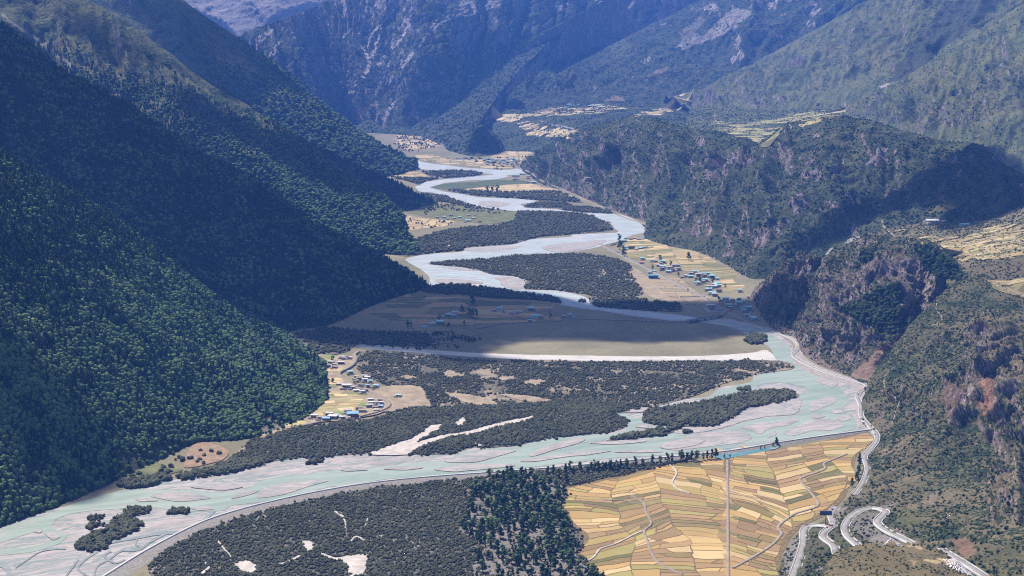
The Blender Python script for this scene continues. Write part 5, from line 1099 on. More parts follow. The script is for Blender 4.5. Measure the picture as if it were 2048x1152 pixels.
shr('right_wooded_hill', 8.0, 'dark shrubs and small trees on the large right hill', 4, 8.5, 0.10, 70, 33, (), [A3([(150, 950), (420, 870), (700, 860), (720, 920), (450, 960), (300, 1020), (200, 1060)]), A3([(1130, 950), (1160, 850), (1220, 850), (1230, 940), (1160, 980)]), A6([(680, 120), (700, 20), (760, 30), (790, 110), (730, 170)]), A6([(290, 380), (340, 320), (560, 200), (680, 180), (620, 270), (400, 380)]), A6([(40, 270), (60, 60), (300, 60), (330, 200), (200, 280)])])
shr('viewpoint_knoll', 3.0, 'small dark shrubs on the brown knoll', 1.2, 3.0, 0.09, 26, 34, [A9([(1310, 985), (1420, 980), (1600, 1070), (1360, 1090)])])
shr('right_near_grass_slope', 16, 'scattered shrubs on the grassy slope at the upper right', 4, 9, 0.14, 120, 35)
shr('right_grass_mountain', 24, 'tiny scattered shrubs on the far green mountain', 5, 10, 0.2, 200, 36)
shr('right_terraces', 6, 'hedges and shrubs between the hanging terraces', 2.2, 5.5, -0.02, 26, 37)
shr('upper_right_mountain', 26, 'shrub cover of the far blue mountain', 8, 15, 0.13, 200, 38)
shr('middle_ridge', 22, 'trees on the dark cone at the valley head', 8, 16, 0.02, 150, 39)
shr('upper_plateau', 11, 'hedges and bushes between the plots of the upper plateau', 4, 8, 0.10, 45, 44)
shr('far_plateau', 13, 'hedges and trees of the far plateau', 5, 11, 0.12, 120, 40)
# dense pine patches on the rocky peak
for k, pp in enumerate([A6([(1380, 310), (1480, 330), (1600, 420), (1700, 480), (1680, 530), (1560, 520), (1430, 450)]), A6([(1060, 410), (1070, 350), (1160, 330), (1140, 400), (1080, 430)]), A6([(1060, 640), (1180, 560), (1300, 535), (1320, 680), (1270, 840), (1150, 800), (940, 690)])]):
    P = on_mesh(T['rocky_peak'], 5.5, 41 + k, pp); q = np.random.default_rng(k)
    scatter('crag_woodland', ['dark wood on the right shoulder of the rocky peak', 'small dark wood on top of the rocky peak', 'dark shrub wood in the bowl of the rocky peak'][k], P - np.array([0, 0, 0.5]), q.uniform(5, 9, len(P)), q.integers(0, 5, len(P)), [o.copy() for o in P_coniff + P_wood])
# scrub of the valley floor
def scrub(label, poly, sp, lo, hi, seed, thr=None, nsc=60, near=True, holes=(), z=1.0):
    P = on_floor(poly, sp, seed, thr, nsc, z, holes); q = np.random.default_rng(seed)
    if not len(P): return
    pr = P_scrub if near else P_scrubf
    scatter('scrub', label, P, q.uniform(lo, hi, len(P)), q.integers(0, len(pr), len(P)), [o.copy() for o in pr], 'scrub')
m_sandy = scrub_mat('sandy_grove_floor', (0.115, 0.10, 0.086), (0.19, 0.165, 0.145), (0.085, 0.08, 0.06), 0.56)
GROVE = A8([(730, 660), (830, 600), (960, 560), (1080, 560), (1150, 600), (1290, 640), (1310, 690), (1250, 750), (1300, 850), (1350, 920), (1360, 1010), (1380, 1080), (1520, 1152), (1520, 1220), (780, 1220), (760, 1100), (830, 1000), (740, 930), (680, 890), (740, 830), (740, 740)])
scrub('dense grey scrub of the foreground scrubland', F1, 2.8, 1.5, 4.8, 51, -0.30, 32, True, PATCH[3:14] + [GROVE])
sheet('grove_floor', GROVE, 1.62, m_sandy, 'pale sandy floor under the open pine grove', 1.5, 99)
scrub('thin grey undergrowth in the pine grove', GROVE, 5.0, 1.8, 4.2, 52, 0.0, 25, True)
scrub('dense dark scrub along the near river bank', F2a, 3.2, 2.2, 6.0, 53, None, 60, True, [track] + PATCH[1:3])
scrub('patchy scrub on the clearings right of the left village', F2b, 3.7, 2.0, 5.6, 54, -0.10, 70, True, BARE)
scrub('scrub of the wooded river island', ISL, 3.8, 3.6, 8.6, 55)
scrub('scrub of the narrow river islet', STRIP, 4.2, 4.5, 8.5, 56)
scrub('scrub in the middle river bend', F5, 6.0, 4.2, 8.0, 57, -0.28, 70, False)
scrub('scrub behind the shaded hamlet', F6, 6.5, 6, 11, 58, None, 60, False)
scrub('scrub left of the bridge', F7, 6.5, 5, 9, 59, -0.3, 60, False)
scrub('scrub above the middle river bend', F8, 7.5, 6, 11, 60, -0.3, 90, False)
scrub('scrub on the upper islets', F9a, 8, 6, 10, 61, -0.3, 60, False); scrub('scrub on the bank by the upper road', F9b, 8, 6, 11, 62, None, 60, False)
scrub('far scrub in the upper loop', F11, 13, 8, 14, 63, -0.2, 90, False); scrub('far scrub below the tan fields', F12, 11, 8, 14, 64, -0.3, 90, False); scrub('far scrub at the left bank', F13, 12, 8, 14, 65, -0.2, 90, False); scrub('trees at the foot of the nose spur', F14, 9, 7, 12, 66, -0.2, 90, False)
scrub('scrub at the foot of the wooded spur', F15, 6.0, 5, 10, 67, -0.2, 60, False)
scrub('scattered scrub along the shaded meadow edge', [(700, 672), (900, 662), (960, 680), (900, 700), (760, 695)], 8, 4, 8, 68, 0.05, 50, False)
scrub('bushes on the sandbank of the lower river', A7([(400, 1002), (455, 952), (530, 912), (600, 890), (660, 832), (720, 792), (760, 766), (845, 762), (830, 790), (770, 815), (812, 850), (800, 900), (700, 942), (640, 957), (560, 992), (500, 1006)]), 3.4, 4.5, 7.5, 69, -0.30, 30)
for k, pp in enumerate([A7([(490, 892), (520, 852), (580, 862), (545, 892)]), A7([(960, 802), (990, 772), (1080, 770), (1080, 792), (1020, 802)]), A7([(500, 1012), (560, 998), (620, 985), (600, 1005), (530, 1022)]), A7([(510, 830), (560, 808), (590, 830), (530, 842)]), A7([(1760, 510), (1780, 490), (1850, 478), (1860, 495), (1800, 512)]), A9([(370, 82), (400, 68), (435, 75), (420, 88)]), A9([(60, 325), (100, 315), (100, 332), (60, 335)]), A9([(160, 75), (200, 70), (210, 85)]), A6([(405, 885), (460, 830), (525, 850), (530, 880), (470, 890)]), A5([(1375, 650), (1395, 636), (1412, 650)]), A7([(690, 620), (800, 600), (960, 570), (975, 605), (850, 640), (720, 655)]), A7([(1020, 585), (1150, 555), (1320, 500), (1520, 490), (1500, 515), (1330, 560), (1150, 585), (1040, 600)])]):
    scrub(['clump of bushes on the left sandbank edge', 'pair of bushes on the upper sandbank edge', 'low bushes on the sandbank tip', 'small round clump on the sandbank', 'low scrub on the far gravel bank', 'tiny scrub islet above the wooded island', 'low bushes on a right gravel bar', 'tuft of bushes by the scrub bank', 'clump of trees beside the gravel confluence', 'bush on a rock in the middle river', 'line of bank trees below the hillfoot meadow', 'line of bank trees below the brown field'][k], pp, 3.3 if k not in (8,) else 4.0, 4.5, 8 if k < 8 else 10, 70 + k)
scrub('dark bushes dotted on the upper meadow', A5([(480, 150), (520, 60), (640, 70), (760, 90), (900, 110), (980, 125), (900, 140), (700, 130), (560, 120)]), 15, 6, 11, 90, 0.03, 60, False)
scrub('hedges among the terraced plots of the far hamlet', A5([(270, 172), (300, 140), (480, 163), (650, 180), (640, 205), (440, 227), (330, 236)]), 16, 5, 9, 91, 0.08, 60, False)
scrub('hedges of the far straw plots', AF([(160, 310), (180, 230), (500, 235), (690, 272), (560, 350), (400, 400), (250, 400), (130, 340)]), 26, 8, 14, 92, 0.02, 100, False)
scrub('trees among the far river village', AF([(850, 470), (1100, 440), (1400, 450), (1330, 560), (1200, 585), (1000, 550)]), 24, 8, 14, 93, 0.1, 90, False)
scrub('bushes on the hillfoot meadow and brown field', A7([(700, 560), (860, 400), (1000, 360), (1310, 430), (1290, 480), (1060, 530), (900, 590), (720, 610)]), 8, 4, 8, 94, 0.10, 40, True)
scrub('bushes along the river road bank', A9([(1060, 210), (1100, 240), (1160, 340), (1140, 360), (1080, 300)]), 6, 2, 4, 95, 0.0, 30, True)
# ------------------------------------------------------------------ individual trees
def tree_meshes(seed, pine):
    r = random.Random(seed); mb = MB()
    mb.tube((0, 0, -0.6), (0.1, 0, 5.5), 0.38, 0.24, 7).tube((0.1, 0, 5.5), (0.0, 0.1, 11), 0.24, 0.08, 6)
    for k in range(6):
        a = k * 1.1 + r.uniform(-.3, .3); z = r.uniform(3.0, 8.5)
        mb.tube((0.05, 0, z), (math.cos(a) * r.uniform(1.4, 2.6), math.sin(a) * r.uniform(1.4, 2.6), z + r.uniform(.6, 1.8)), 0.13, 0.04, 5)
    trunk = mb.mesh('trunk', m_bark)
    sp = []
    for k in range(15):
        a = r.uniform(0, 6.28); z = r.uniform(3.2, 12.2)
        env = 3.3 * (1 - ((z - 6.0) / 8.0) ** 2) if not pine else 3.1 * min(1, (14.2 - z) / 8)
        d = env * r.uniform(0.25, 0.8); q = r.uniform(0.75, 1.45)
        sp.append((math.cos(a) * d, math.sin(a) * d, z, q, q, q * r.uniform(.7, 1.0)))
    V, F = lumps(sp, 2, seed, 0.40)
    rr = np.random.default_rng(seed); n = 420                      # loose leaf tufts round the lumps
    src = V[rr.integers(0, len(V), n)] * 1.0
    off = rr.normal(0, 0.28, (n, 3)); c = src + off
    t1 = rr.normal(0, 1, (n, 3)); t1 /= np.linalg.norm(t1, axis=1, keepdims=True); t2 = np.cross(t1, rr.normal(0, 1, (n, 3))); t2 /= np.linalg.norm(t2, axis=1, keepdims=True)
    s_ = rr.uniform(0.25, 0.55, (n, 1))
    Q = np.concatenate([c + t1 * s_, c + t2 * s_, c - t1 * s_ * 0.8 - t2 * s_ * 0.4]); k = len(V)
    LF = np.stack([np.arange(n) + k, np.arange(n) + k + n, np.arange(n) + k + 2 * n], 1)
    crown = mesh_np('crown', np.concatenate([V, Q]), np.concatenate([F, LF]), [L_pine if pine else L_broad])
    return trunk, crown
TREES = [tree_meshes(101 + k, k % 2 == 0) for k in range(6)]
_first = {}
def tree(x, y, z, h, label, group, kind=None, wide=1.0):
    k = random.randrange(6) if kind is None else kind
    if k not in _first:
        e = empty('tree', (x, y, z)); kids = [link(bpy.data.objects.new('trunk', TREES[k][0]), e), link(bpy.data.objects.new('crown', TREES[k][1]), e)]
        _first[k] = (e, kids)
    else:
        e0, kids0 = _first[k]
        e = e0.copy(); COL.objects.link(e)
        for q in kids0:
            c = q.copy(); COL.objects.link(c); c.parent = e
    e.location = (x, y, z); s_ = h / 13.0
    e.scale = (s_ * wide, s_ * wide, s_); e.rotation_euler = (0, 0, random.uniform(0, 6.28))
    for pk in ('group',):
        if pk in e: del e[pk]
    return tag(e, label, 'tree', group)
def floor_tree(px, py, h, label, group=None, kind=None, wide=1.0):
    p = gnd(px, py); return tree(p[0], p[1], 0.0, h, label, group, kind, wide)

rt = random.Random(5)
core = A8([(790, 620), (900, 570), (1050, 575), (1060, 650), (1180, 700), (1250, 760), (1290, 830), (1330, 900), (1360, 1000), (1330, 1090), (1200, 1060), (1150, 950), (1050, 880), (980, 800), (900, 700), (740, 680)])
pts = []
def poisson(poly, n, dmin, tries=4000):
    g = gnd(*np.array(poly, float).T); lo, hi = g.min(0), g.max(0); k = 0
    for _ in range(tries):
        x, y = rt.uniform(lo[0], hi[0]), rt.uniform(lo[1], hi[1])
        px, py = proj(np.array([x, y, 0.0]))
        if py > 1165 or not inside(np.array([px]), np.array([py]), poly)[0]: continue
        if all((x - a) ** 2 + (y - b) ** 2 > dmin ** 2 for a, b in pts): pts.append((x, y)); k += 1
        if k >= n: break
poisson(core, 120, 7.0, 9000); poisson(GROVE, 92, 9.0)
for x, y in pts:
    tree(x, y, 0.8, rt.uniform(11, 18), 'dark green tree of the grove left of the golden field', 'trees of the grove beside the golden field', None, rt.uniform(1.1, 1.45))
extra = on_floor(GROVE, 11, 333, -0.05, 40, 0.5)
scatter('grove_undergrowth', 'younger dark trees filling the grove beside the golden field', extra, rt.uniform(1, 1) * np.random.default_rng(2).uniform(0.55, 0.95, len(extra)), np.random.default_rng(3).integers(0, 3, len(extra)), [bpy.data.objects.new('grove_crown', TREES[k][1]) for k in (0, 2, 4)])
row = cr(1050, 900, 10.24, [(90, 640), (200, 700), (470, 512), (580, 545), (690, 590), (850, 695), (990, 520), (1130, 470), (1280, 500), (1360, 425), (1500, 452), (1660, 430), (1740, 430), (1850, 430), (1960, 402), (60, 850), (410, 830), (690, 970), (830, 500), (930, 430), (1420, 440), (1590, 440)]) + A8([(1560, 547), (1600, 542), (1650, 540), (1700, 530), (1742, 522), (1800, 507), (1845, 510), (1885, 505), (1912, 500), (1975, 490), (2005, 490)]) + A9([(40, 490), (72, 490), (102, 492), (132, 490), (170, 487), (192, 482), (217, 480), (240, 476)])
for px, py in row: floor_tree(px, py, rt.uniform(13, 19), 'dark tree in the row between the dike and the golden field', 'trees in the row along the dike', None, rt.uniform(.75, 1))
for k, (px, py) in enumerate(A9([(290, 472), (322, 472), (500, 425), (522, 422), (572, 408), (590, 400)])):
    floor_tree(px, py, [7, 6, 7, 6, 8, 14][k], ['small round tree left of the straight track top', 'small tree right at the straight track top', 'low tree at the right tip of the blue pool', 'second low tree at the right tip of the blue pool', 'small tree beside the tall lone dike tree', 'tall lone tree on the dike right of the blue pool'][k])
for px, py in A9([(1070, 475), (1066, 500), (1074, 515), (1062, 540), (1066, 565), (1055, 590), (1060, 612), (1024, 636), (1048, 600)]):
    p, n = pick(px, py); tree(p.x, p.y, p.z - 0.5, rt.uniform(9, 14), 'dark roadside tree between the golden field and the valley road', 'trees along the valley road', None, 1.0)
lone = [(AM([(200, 128)])[0], 26, 'tall poplar at the upper end of the roadside village'), (AM([(208, 205)])[0], 30, 'largest dark tree by the road at the village upper end'), (AM([(238, 232)])[0], 22, 'middle one of three dark trees crowding the roadside'), (AM([(252, 278)])[0], 24, 'lowest of three dark trees crowding the roadside'), (AM([(930, 322)])[0], 26, 'big lone round tree in the pale striped fields'), (AM([(628, 328)])[0], 20, 'dark tree among the upper village houses, left of the striped fields'), (AM([(740, 378)])[0], 16, 'slim tree by the long white village hall'),
        (AM([(1005, 560)])[0], 17, 'broad tree by the road in the middle of the village'), (AM([(1045, 552)])[0], 16, 'second broad tree by the road in the middle village'), (AM([(1180, 558)])[0], 20, 'dark tree amid the densest turquoise roofs'), (AM([(1312, 607)])[0], 12, 'small round tree on the bright green village lawn'), (AM([(820, 485)])[0], 13, 'small tree where the side lane leaves the road'), (AM([(550, 415)])[0], 14, 'small dark tree above the blue shed'), (AM([(1250, 765)])[0], 16, 'dark tree beside the road in the shaded village end'), (AM([(922, 645)])[0], 9, 'small lone tree on the tan flats by the road'),
        (AH([(840, 262)])[0], 28, 'tallest dark tree standing alone in the hamlet fields'), (AH([(740, 348)])[0], 21, 'tree behind the left turquoise hamlet roofs'), (AH([(815, 385)])[0], 23, 'left of the pair of big trees in the hamlet'), (AH([(850, 388)])[0], 24, 'middle big tree of the hamlet clump'), (AH([(882, 380)])[0], 20, 'right big tree of the hamlet clump'), (AH([(503, 432)])[0], 16, 'slim tree behind the lowest hamlet house'), (AH([(762, 467)])[0], 12, 'small tree below the hamlet clump'), (AH([(180, 492)])[0], 16, 'tree left of the lowest hamlet house'), (AH([(215, 490)])[0], 14, 'second tree left of the lowest hamlet house'), (AH([(600, 488)])[0], 13, 'round bushy tree right of the lowest hamlet house'), (AH([(1640, 398)])[0], 14, 'tree between the right hamlet houses'),
        (AF([(1035, 798)])[0], 34, 'left tree of the three standing by the far tan field'), (AF([(1082, 794)])[0], 30, 'middle tree of the three standing by the far tan field'), (AF([(1122, 794)])[0], 36, 'right tree of the three standing by the far tan field'), (AV([(640, 525)])[0], 11, 'round tree in the golden field by the left village road'), (AV([(570, 525)])[0], 8, 'small tree at the wood edge of the left village field'), (AV([(635, 262)])[0], 13, 'dark tree at the upper end of the left village')]
for (px, py), h, lb in lone: floor_tree(px, py, h, lb, None, 1 + 2 * rt.randrange(3), 1.15)

# ------------------------------------------------------------------ houses
roofs = {'turquoise': plain('turquoise_tin_roof', (0.22, 0.45, 0.48), 0.45, 0.4, 0.15, 0.4), 'white': plain('whitewashed_flat_roof', (0.50, 0.48, 0.455), 0.8, 0.2, 0.25, 0.3), 'blue': plain('bright_blue_tin_roof', (0.16, 0.33, 0.55), 0.4, 0.4, 0.15, 0.4), 'grey': plain('grey_flat_roof', (0.34, 0.32, 0.31), 0.8, 0.2, 0.2, 0.3), 'red': plain('pink_red_roof', (0.55, 0.16, 0.17), 0.6, 0.3, 0.15, 0.3), 'brown': plain('earth_brown_roof', (0.30, 0.235, 0.175), 0.9, 0.1, 0.2, 0.3)}
walls = [plain('cream_house_wall', (0.42, 0.37, 0.31), 0.9, 0.1, 0.12, 0.5), plain('stone_house_wall', (0.24, 0.21, 0.19), 0.9, 0.1, 0.25, 0.8), plain('whitewashed_house_wall', (0.60, 0.58, 0.55), 0.9, 0.1, 0.1, 0.5)]
m_glass = plain('dark_window_glass', (0.025, 0.03, 0.04), 0.25, 0.5, 0.2, 1)
m_wood = plain('dark_red_wood', (0.13, 0.055, 0.04), 0.8, 0.2, 0.2, 1)
m_blue = plain('blue_sheet_wall', (0.05, 0.13, 0.30), 0.6, 0.3, 0.12, 0.3)
m_yard = plain('yard_mud_wall', (0.33, 0.28, 0.235), 0.95, 0.1, 0.25, 0.6)
def house_meshes():
    wall = MB().box((0, 0, 1.2), (10, 7, 4.4)).mesh('wall')
    gable = MB().prism([(-4.1, 3.3), (-4.1, 3.55), (0, 4.75), (4.1, 3.55), (4.1, 3.3)], -5.7, 5.7).mesh('roof')
    fl = MB().box((0, 0, 3.6), (10.8, 7.8, 0.42)).box((0, -3.75, 3.95), (10.8, 0.3, 0.32)).box((0, 3.75, 3.95), (10.8, 0.3, 0.32)).mesh('roof')
    win = MB().box((0, -3.51, 2.0), (1.5, 0.1, 1.3)).mesh('window', m_glass); fr = MB().box((0, -3.56, 2.75), (1.9, 0.16, 0.18)).mesh('lintel', m_wood)
    door = MB().box((0, -3.52, 1.1), (1.2, 0.12, 2.2)).mesh('door', m_wood)
    yard = MB().box((-6.2, -7.6, 0.6), (0.5, 8.2, 2.2)).box((6.2, -7.6, 0.6), (0.5, 8.2, 2.2)).box((-2.4, -11.9, 0.6), (8.1, 0.5, 2.2)).box((5.0, -11.9, 0.6), (2.9, 0.5, 2.2)).box((-4.3, -9.4, 1.0), (3.0, 3.6, 3.0)).mesh('yard_wall', m_yard)
    return wall, gable, fl, win, fr, door, yard
HM = house_meshes(); HV = {}
def variant(me, mat):
    k = (me.name, mat.name)
    if k not in HV:
        c = me.copy(); c.materials.clear(); c.materials.append(mat); HV[k] = c
    return HV[k]
def house(x, y, z, w, roof, label, group=None, detail=True, d=0.75, wall=None, rz=0.0, h=1.0, name='house', gab=None):
    e = empty(name, (x, y, z), rz); s_ = w * 0.84 / 10.0
    e.scale = (s_, s_ * d / 0.7, max(s_ * 0.85, 0.8) * h)
    wl = walls[rt.randrange(3)] if wall is None else wall
    link(bpy.data.objects.new('wall', variant(HM[0], wl)), e)
    g = roof in ('turquoise', 'blue', 'red') if gab is None else gab
    link(bpy.data.objects.new('roof', variant(HM[1 if g else 2], roofs[roof])), e)
    if detail:
        for k in (-3.4, -1.3, 3.2):
            o = link(bpy.data.objects.new('window', HM[3]), e); o.location.x = k
            q = link(bpy.data.objects.new('lintel', HM[4]), o)
        o = link(bpy.data.objects.new('door', HM[5]), e); o.location.x = 1.0
        if rt.random() < 0.6: link(bpy.data.objects.new('yard_wall', HM[6]), e)
    return tag(e, label, 'house', group)
ORD = ['leftmost', 'second from left', 'third from left', 'fourth from left', 'fifth from left', 'sixth from left', 'seventh from left', 'eighth from left', 'ninth from left', 'tenth from left', 'eleventh from left', 'twelfth from left']
def village(lst, where, conv, detail=True, share=False, z=0.0, rz=0.0, terr=False, hh=1.0):
    cnt = {}
    L = [(conv([(a[0], a[1])])[0],) + tuple(a[2:]) for a in lst]
    order = sorted(range(len(L)), key=lambda i: L[i][0][0]); tot = {}
    for i in order: tot[L[i][2]] = tot.get(L[i][2], 0) + 1
    for i in order:
        (px, py), w, roof = L[i][:3]
        if terr:
            p, n = pick(px, py)
            if p is None: continue
            x, y, zz = p.x, p.y, p.z - 0.4
        else: x, y, _ = gnd(px, py, 0.0); zz = z
        k = cnt.get(roof, 0); cnt[roof] = k + 1
        if share: lb, gp = 'tiny %s-roofed house in %s' % (roof, where), 'houses in ' + where
        elif tot[roof] == 1: lb, gp = 'only %s-roofed house in %s' % (roof, where), 'houses in ' + where
        else:
            lb, gp = '%s %s roof in %s' % (ORD[k] if k < 12 else 'further', roof, where), 'houses in ' + where
            if k == tot[roof] - 1: lb = 'rightmost %s roof in %s' % (roof, where)
        house(x, y, zz, w * rt.uniform(0.95, 1.05), roof, lb, gp, detail, rt.uniform(0.6, 0.85), None, rz + rt.uniform(-0.25, 0.25), rt.uniform(0.9, 1.25) * hh)
Tq, Wh, Bl, Gr, Rd, Br = 'turquoise', 'white', 'blue', 'grey', 'red', 'brown'
CA = lambda p: cr(1220, 460, 11.38, p); CB = lambda p: cr(1380, 540, 11.52, p)
village([(360, 205, 11, Gr), (470, 222, 14, Br), (560, 206, 14, Wh), (650, 222, 15, Wh), (760, 190, 12, Tq), (740, 215, 10, Wh), (310, 268, 20, Tq), (80, 330, 16, Wh), (30, 352, 12, Gr), (120, 300, 10, Wh), (150, 512, 12, Wh)], 'the topmost cluster by the river bend', CA, False)
village([(360, 402, 17, Tq), (345, 450, 12, Tq), (480, 420, 22, Br), (680, 425, 16, Tq), (760, 412, 15, Wh), (820, 396, 12, Gr), (600, 456, 14, Wh)], 'the row below the three roadside trees', CA, False)
village([(740, 670, 15, Tq), (710, 762, 14, Rd), (960, 720, 13, Tq), (1040, 732, 13, Wh), (1210, 750, 17, Tq), (1150, 776, 14, Gr), (1100, 826, 14, Wh), (1200, 872, 18, Tq), (1180, 906, 16, Gr), (1340, 890, 19, Wh), (1400, 866, 12, Br), (1560, 916, 16, Wh), (1420, 940, 15, Gr), (1000, 952, 13, Tq), (1330, 972, 14, Tq), (900, 992, 13, Wh)], 'the upper half of the roadside village', CA, hh=1.3)
village([(1910, 972, 18, Tq), (1840, 1002, 14, Wh), (1740, 1062, 15, Wh), (1830, 1082, 16, Tq), (1640, 1080, 12, Gr)], 'the cluster along the side lane', CA)
village([(315, 102, 15, Tq), (420, 92, 12, Tq), (200, 146, 20, Wh), (320, 152, 17, Wh), (500, 182, 18, Tq), (610, 222, 13, Tq), (350, 257, 16, Tq), (300, 292, 13, Gr), (160, 327, 16, Tq), (640, 302, 13, Gr), (620, 352, 17, Tq), (560, 372, 15, Wh), (640, 392, 18, Tq), (560, 412, 16, Wh), (420, 412, 16, Wh), (430, 462, 16, Tq), (380, 482, 14, Gr)], 'the densest sunlit part of the roadside village', CB, hh=1.3)
village([(650, 502, 17, Br), (500, 557, 17, Tq), (570, 602, 16, Wh), (1140, 502, 14, Tq), (1130, 682, 12, Tq), (980, 712, 12, Gr), (820, 708, 20, Tq), (850, 762, 15, Br), (1200, 747, 10, Tq), (1120, 792, 18, Tq), (890, 842, 15, Tq), (1030, 847, 12, Gr), (1290, 842, 11, Gr), (1340, 915, 17, Tq), (1200, 882, 13, Gr), (930, 892, 12, Wh), (1240, 962, 13, Tq), (1220, 917, 9, Wh), (1330, 640, 9, Wh)], 'the shaded lower end of the roadside village', CB, hh=1.4)
village([(1330, 1055, 13, Tq), (1430, 1112, 17, Tq), (1475, 1142, 14, Tq)], 'the sunlit trio under the rocky peak', CB)
village([(620, 912, 10, Wh), (700, 930, 12, Gr), (770, 928, 8, Br), (480, 860, 24, Wh)], 'the walled compound by the road', CB)
village([(620, 292, 13, Wh), (740, 302, 14, Wh), (660, 322, 9, Gr), (580, 337, 12, Br), (665, 352, 11, Gr), (750, 226, 11, Wh), (770, 246, 10, Gr), (850, 237, 9, Wh), (830, 216, 7, Gr), (850, 412, 12, Tq)], 'the upper end of the left village', AV, True, z=2.2)
village([(930, 467, 12, Gr), (1030, 460, 11, Wh), (1060, 480, 13, Wh), (965, 490, 13, Br), (1030, 507, 13, Wh), (1090, 517, 10, Tq), (910, 502, 10, Br), (905, 530, 7, Gr), (720, 557, 12, Wh), (810, 587, 20, Wh), (880, 602, 10, Gr), (985, 572, 12, Br), (1068, 577, 8, Bl), (1170, 580, 11, Bl)], 'the middle of the left village', AV, True, z=2.2)
village([(925, 637, 12, Wh), (1000, 652, 11, Wh), (1042, 632, 8, Gr), (1440, 692, 12, Tq), (1100, 742, 12, Wh), (1110, 782, 13, Wh), (1178, 787, 10, Gr), (1222, 780, 11, Wh), (1210, 748, 9, Gr), (1085, 824, 15, Gr), (1222, 827, 10, Bl), (1150, 842, 10, Br), (960, 857, 14, Br), (1000, 882, 15, Br), (1170, 872, 12, Wh)], 'the right side of the left village', AV, True, z=2.2)
village([(820, 888, 16, Gr), (880, 937, 20, Bl), (600, 925, 14, Wh), (680, 930, 12, Gr), (420, 950, 13, Wh), (560, 982, 14, Bl), (640, 962, 17, Wh), (720, 952, 10, Bl), (755, 966, 11, Wh), (490, 967, 13, Br), (870, 907, 8, Wh)], 'the lowest row of the left village', AV, True, z=2.2)
village([(1120, 312, 15, Tq), (1068, 322, 12, Wh), (1160, 332, 8, Wh), (1302, 342, 13, Tq), (1240, 352, 13, Wh), (1445, 317, 17, Tq), (1482, 388, 17, Tq), (1425, 400, 10, Gr), (1432, 432, 12, Tq), (1545, 392, 11, Gr), (1840, 368, 13, Tq), (1780, 382, 11, Wh), (1886, 386, 8, Gr), (665, 357, 15, Tq), (595, 370, 13, Tq), (650, 380, 13, Wh), (540, 382, 8, Wh), (690, 396, 7, Gr), (515, 452, 17, Tq), (432, 467, 15, Tq), (350, 487, 12, Bl)], 'the shaded hamlet in the valley meadow', AH, False, hh=1.5)
village([(600, 160, 16, Wh), (640, 150, 14, Gr), (660, 166, 15, Wh), (690, 160, 14, Tq), (740, 150, 14, Wh), (780, 150, 12, Gr), (735, 180, 20, Tq), (720, 186, 14, Wh), (620, 172, 14, Gr), (560, 162, 14, Wh), (770, 166, 15, Wh), (805, 186, 14, Br)], 'the far hamlet inside the upper bend', A5, False, True)
rr_ = random.Random(8)
village([(rr_.uniform(1000, 1330), rr_.gauss(500, 16), rr_.uniform(13, 22), rr_.choice([Tq, Wh, Wh, Gr, Tq])) for _ in range(34)] + [(rr_.uniform(620, 980), rr_.gauss(468, 8), rr_.uniform(14, 20), rr_.choice([Wh, Tq, Gr])) for _ in range(9)], 'the far river village at the valley head', AF, False, True)
village([(rr_.uniform(1230, 1470), rr_.gauss(645, 14), rr_.uniform(13, 20), rr_.choice([Tq, Wh, Wh, Gr])) for _ in range(17)] + [(1475, 704, 24, Tq), (1420, 698, 16, Wh)], 'the small far village beside the cliff road', AF, False, True)
village([(rr_.uniform(1280, 1550), rr_.gauss(610, 9), rr_.uniform(18, 28), rr_.choice([Tq, Wh, Gr, Tq])) for _ in range(26)] + [(rr_.uniform(1860, 2010), rr_.gauss(598, 6), rr_.uniform(16, 24), rr_.choice([Wh, Gr])) for _ in range(8)], 'the far plateau village', A2, False, True, terr=True)
village([(545, 668, 22, Wh), (560, 664, 14, Wh), (625, 662, 20, Gr), (655, 652, 22, Wh), (700, 645, 18, Wh), (740, 632, 20, Gr), (830, 602, 26, Gr), (835, 642, 20, Wh), (880, 646, 20, Gr), (440, 692, 18, Gr), (410, 712, 18, Wh), (380, 697, 16, Wh), (300, 660, 16, Wh), (330, 666, 16, Gr), (250, 652, 16, Br), (270, 642, 16, Wh), (285, 656, 14, Gr)], 'the upper plateau hamlet', A3, False, True, terr=True)
def special(px, py, w, roof, label, **kw):
    p, n = pick(px, py); return house(p.x, p.y, p.z - 0.6, w, roof, label, None, True, **kw)
special(*AR([(755, 350)])[0], 34, Wh, 'large white-roofed building with dark windows on the hanging terrace', d=0.5, h=1.05, wall=walls[2], gab=True)
special(*AR([(688, 338)])[0], 14, Wh, 'small white outbuilding left of the large white building', d=0.7)
special(*AR([(885, 333)])[0], 14, Wh, 'small white outbuilding right of the large white building', d=0.7)
special(*AR([(1090, 380)])[0], 24, Tq, 'long pale blue-roofed house on the hanging terrace', d=0.45, wall=walls[2])
special(*A2([(1430, 1032)])[0], 26, Wh, 'white building perched on a bare ledge of the wooded hill', d=0.5)
p = gnd(*CA([(985, 1098)])[0]); house(p[0], p[1], 0, 30, Tq, 'long shed with blue walls left of the village road', None, False, 0.5, m_blue, 0.0, 1.05, 'shed', False)
p = gnd(*CA([(1500, 838)])[0]); house(p[0], p[1], 0, 26, Wh, 'long white hall standing in the fields above the village', None, True, 0.45, walls[2], 0.0, 1.0, 'hall')

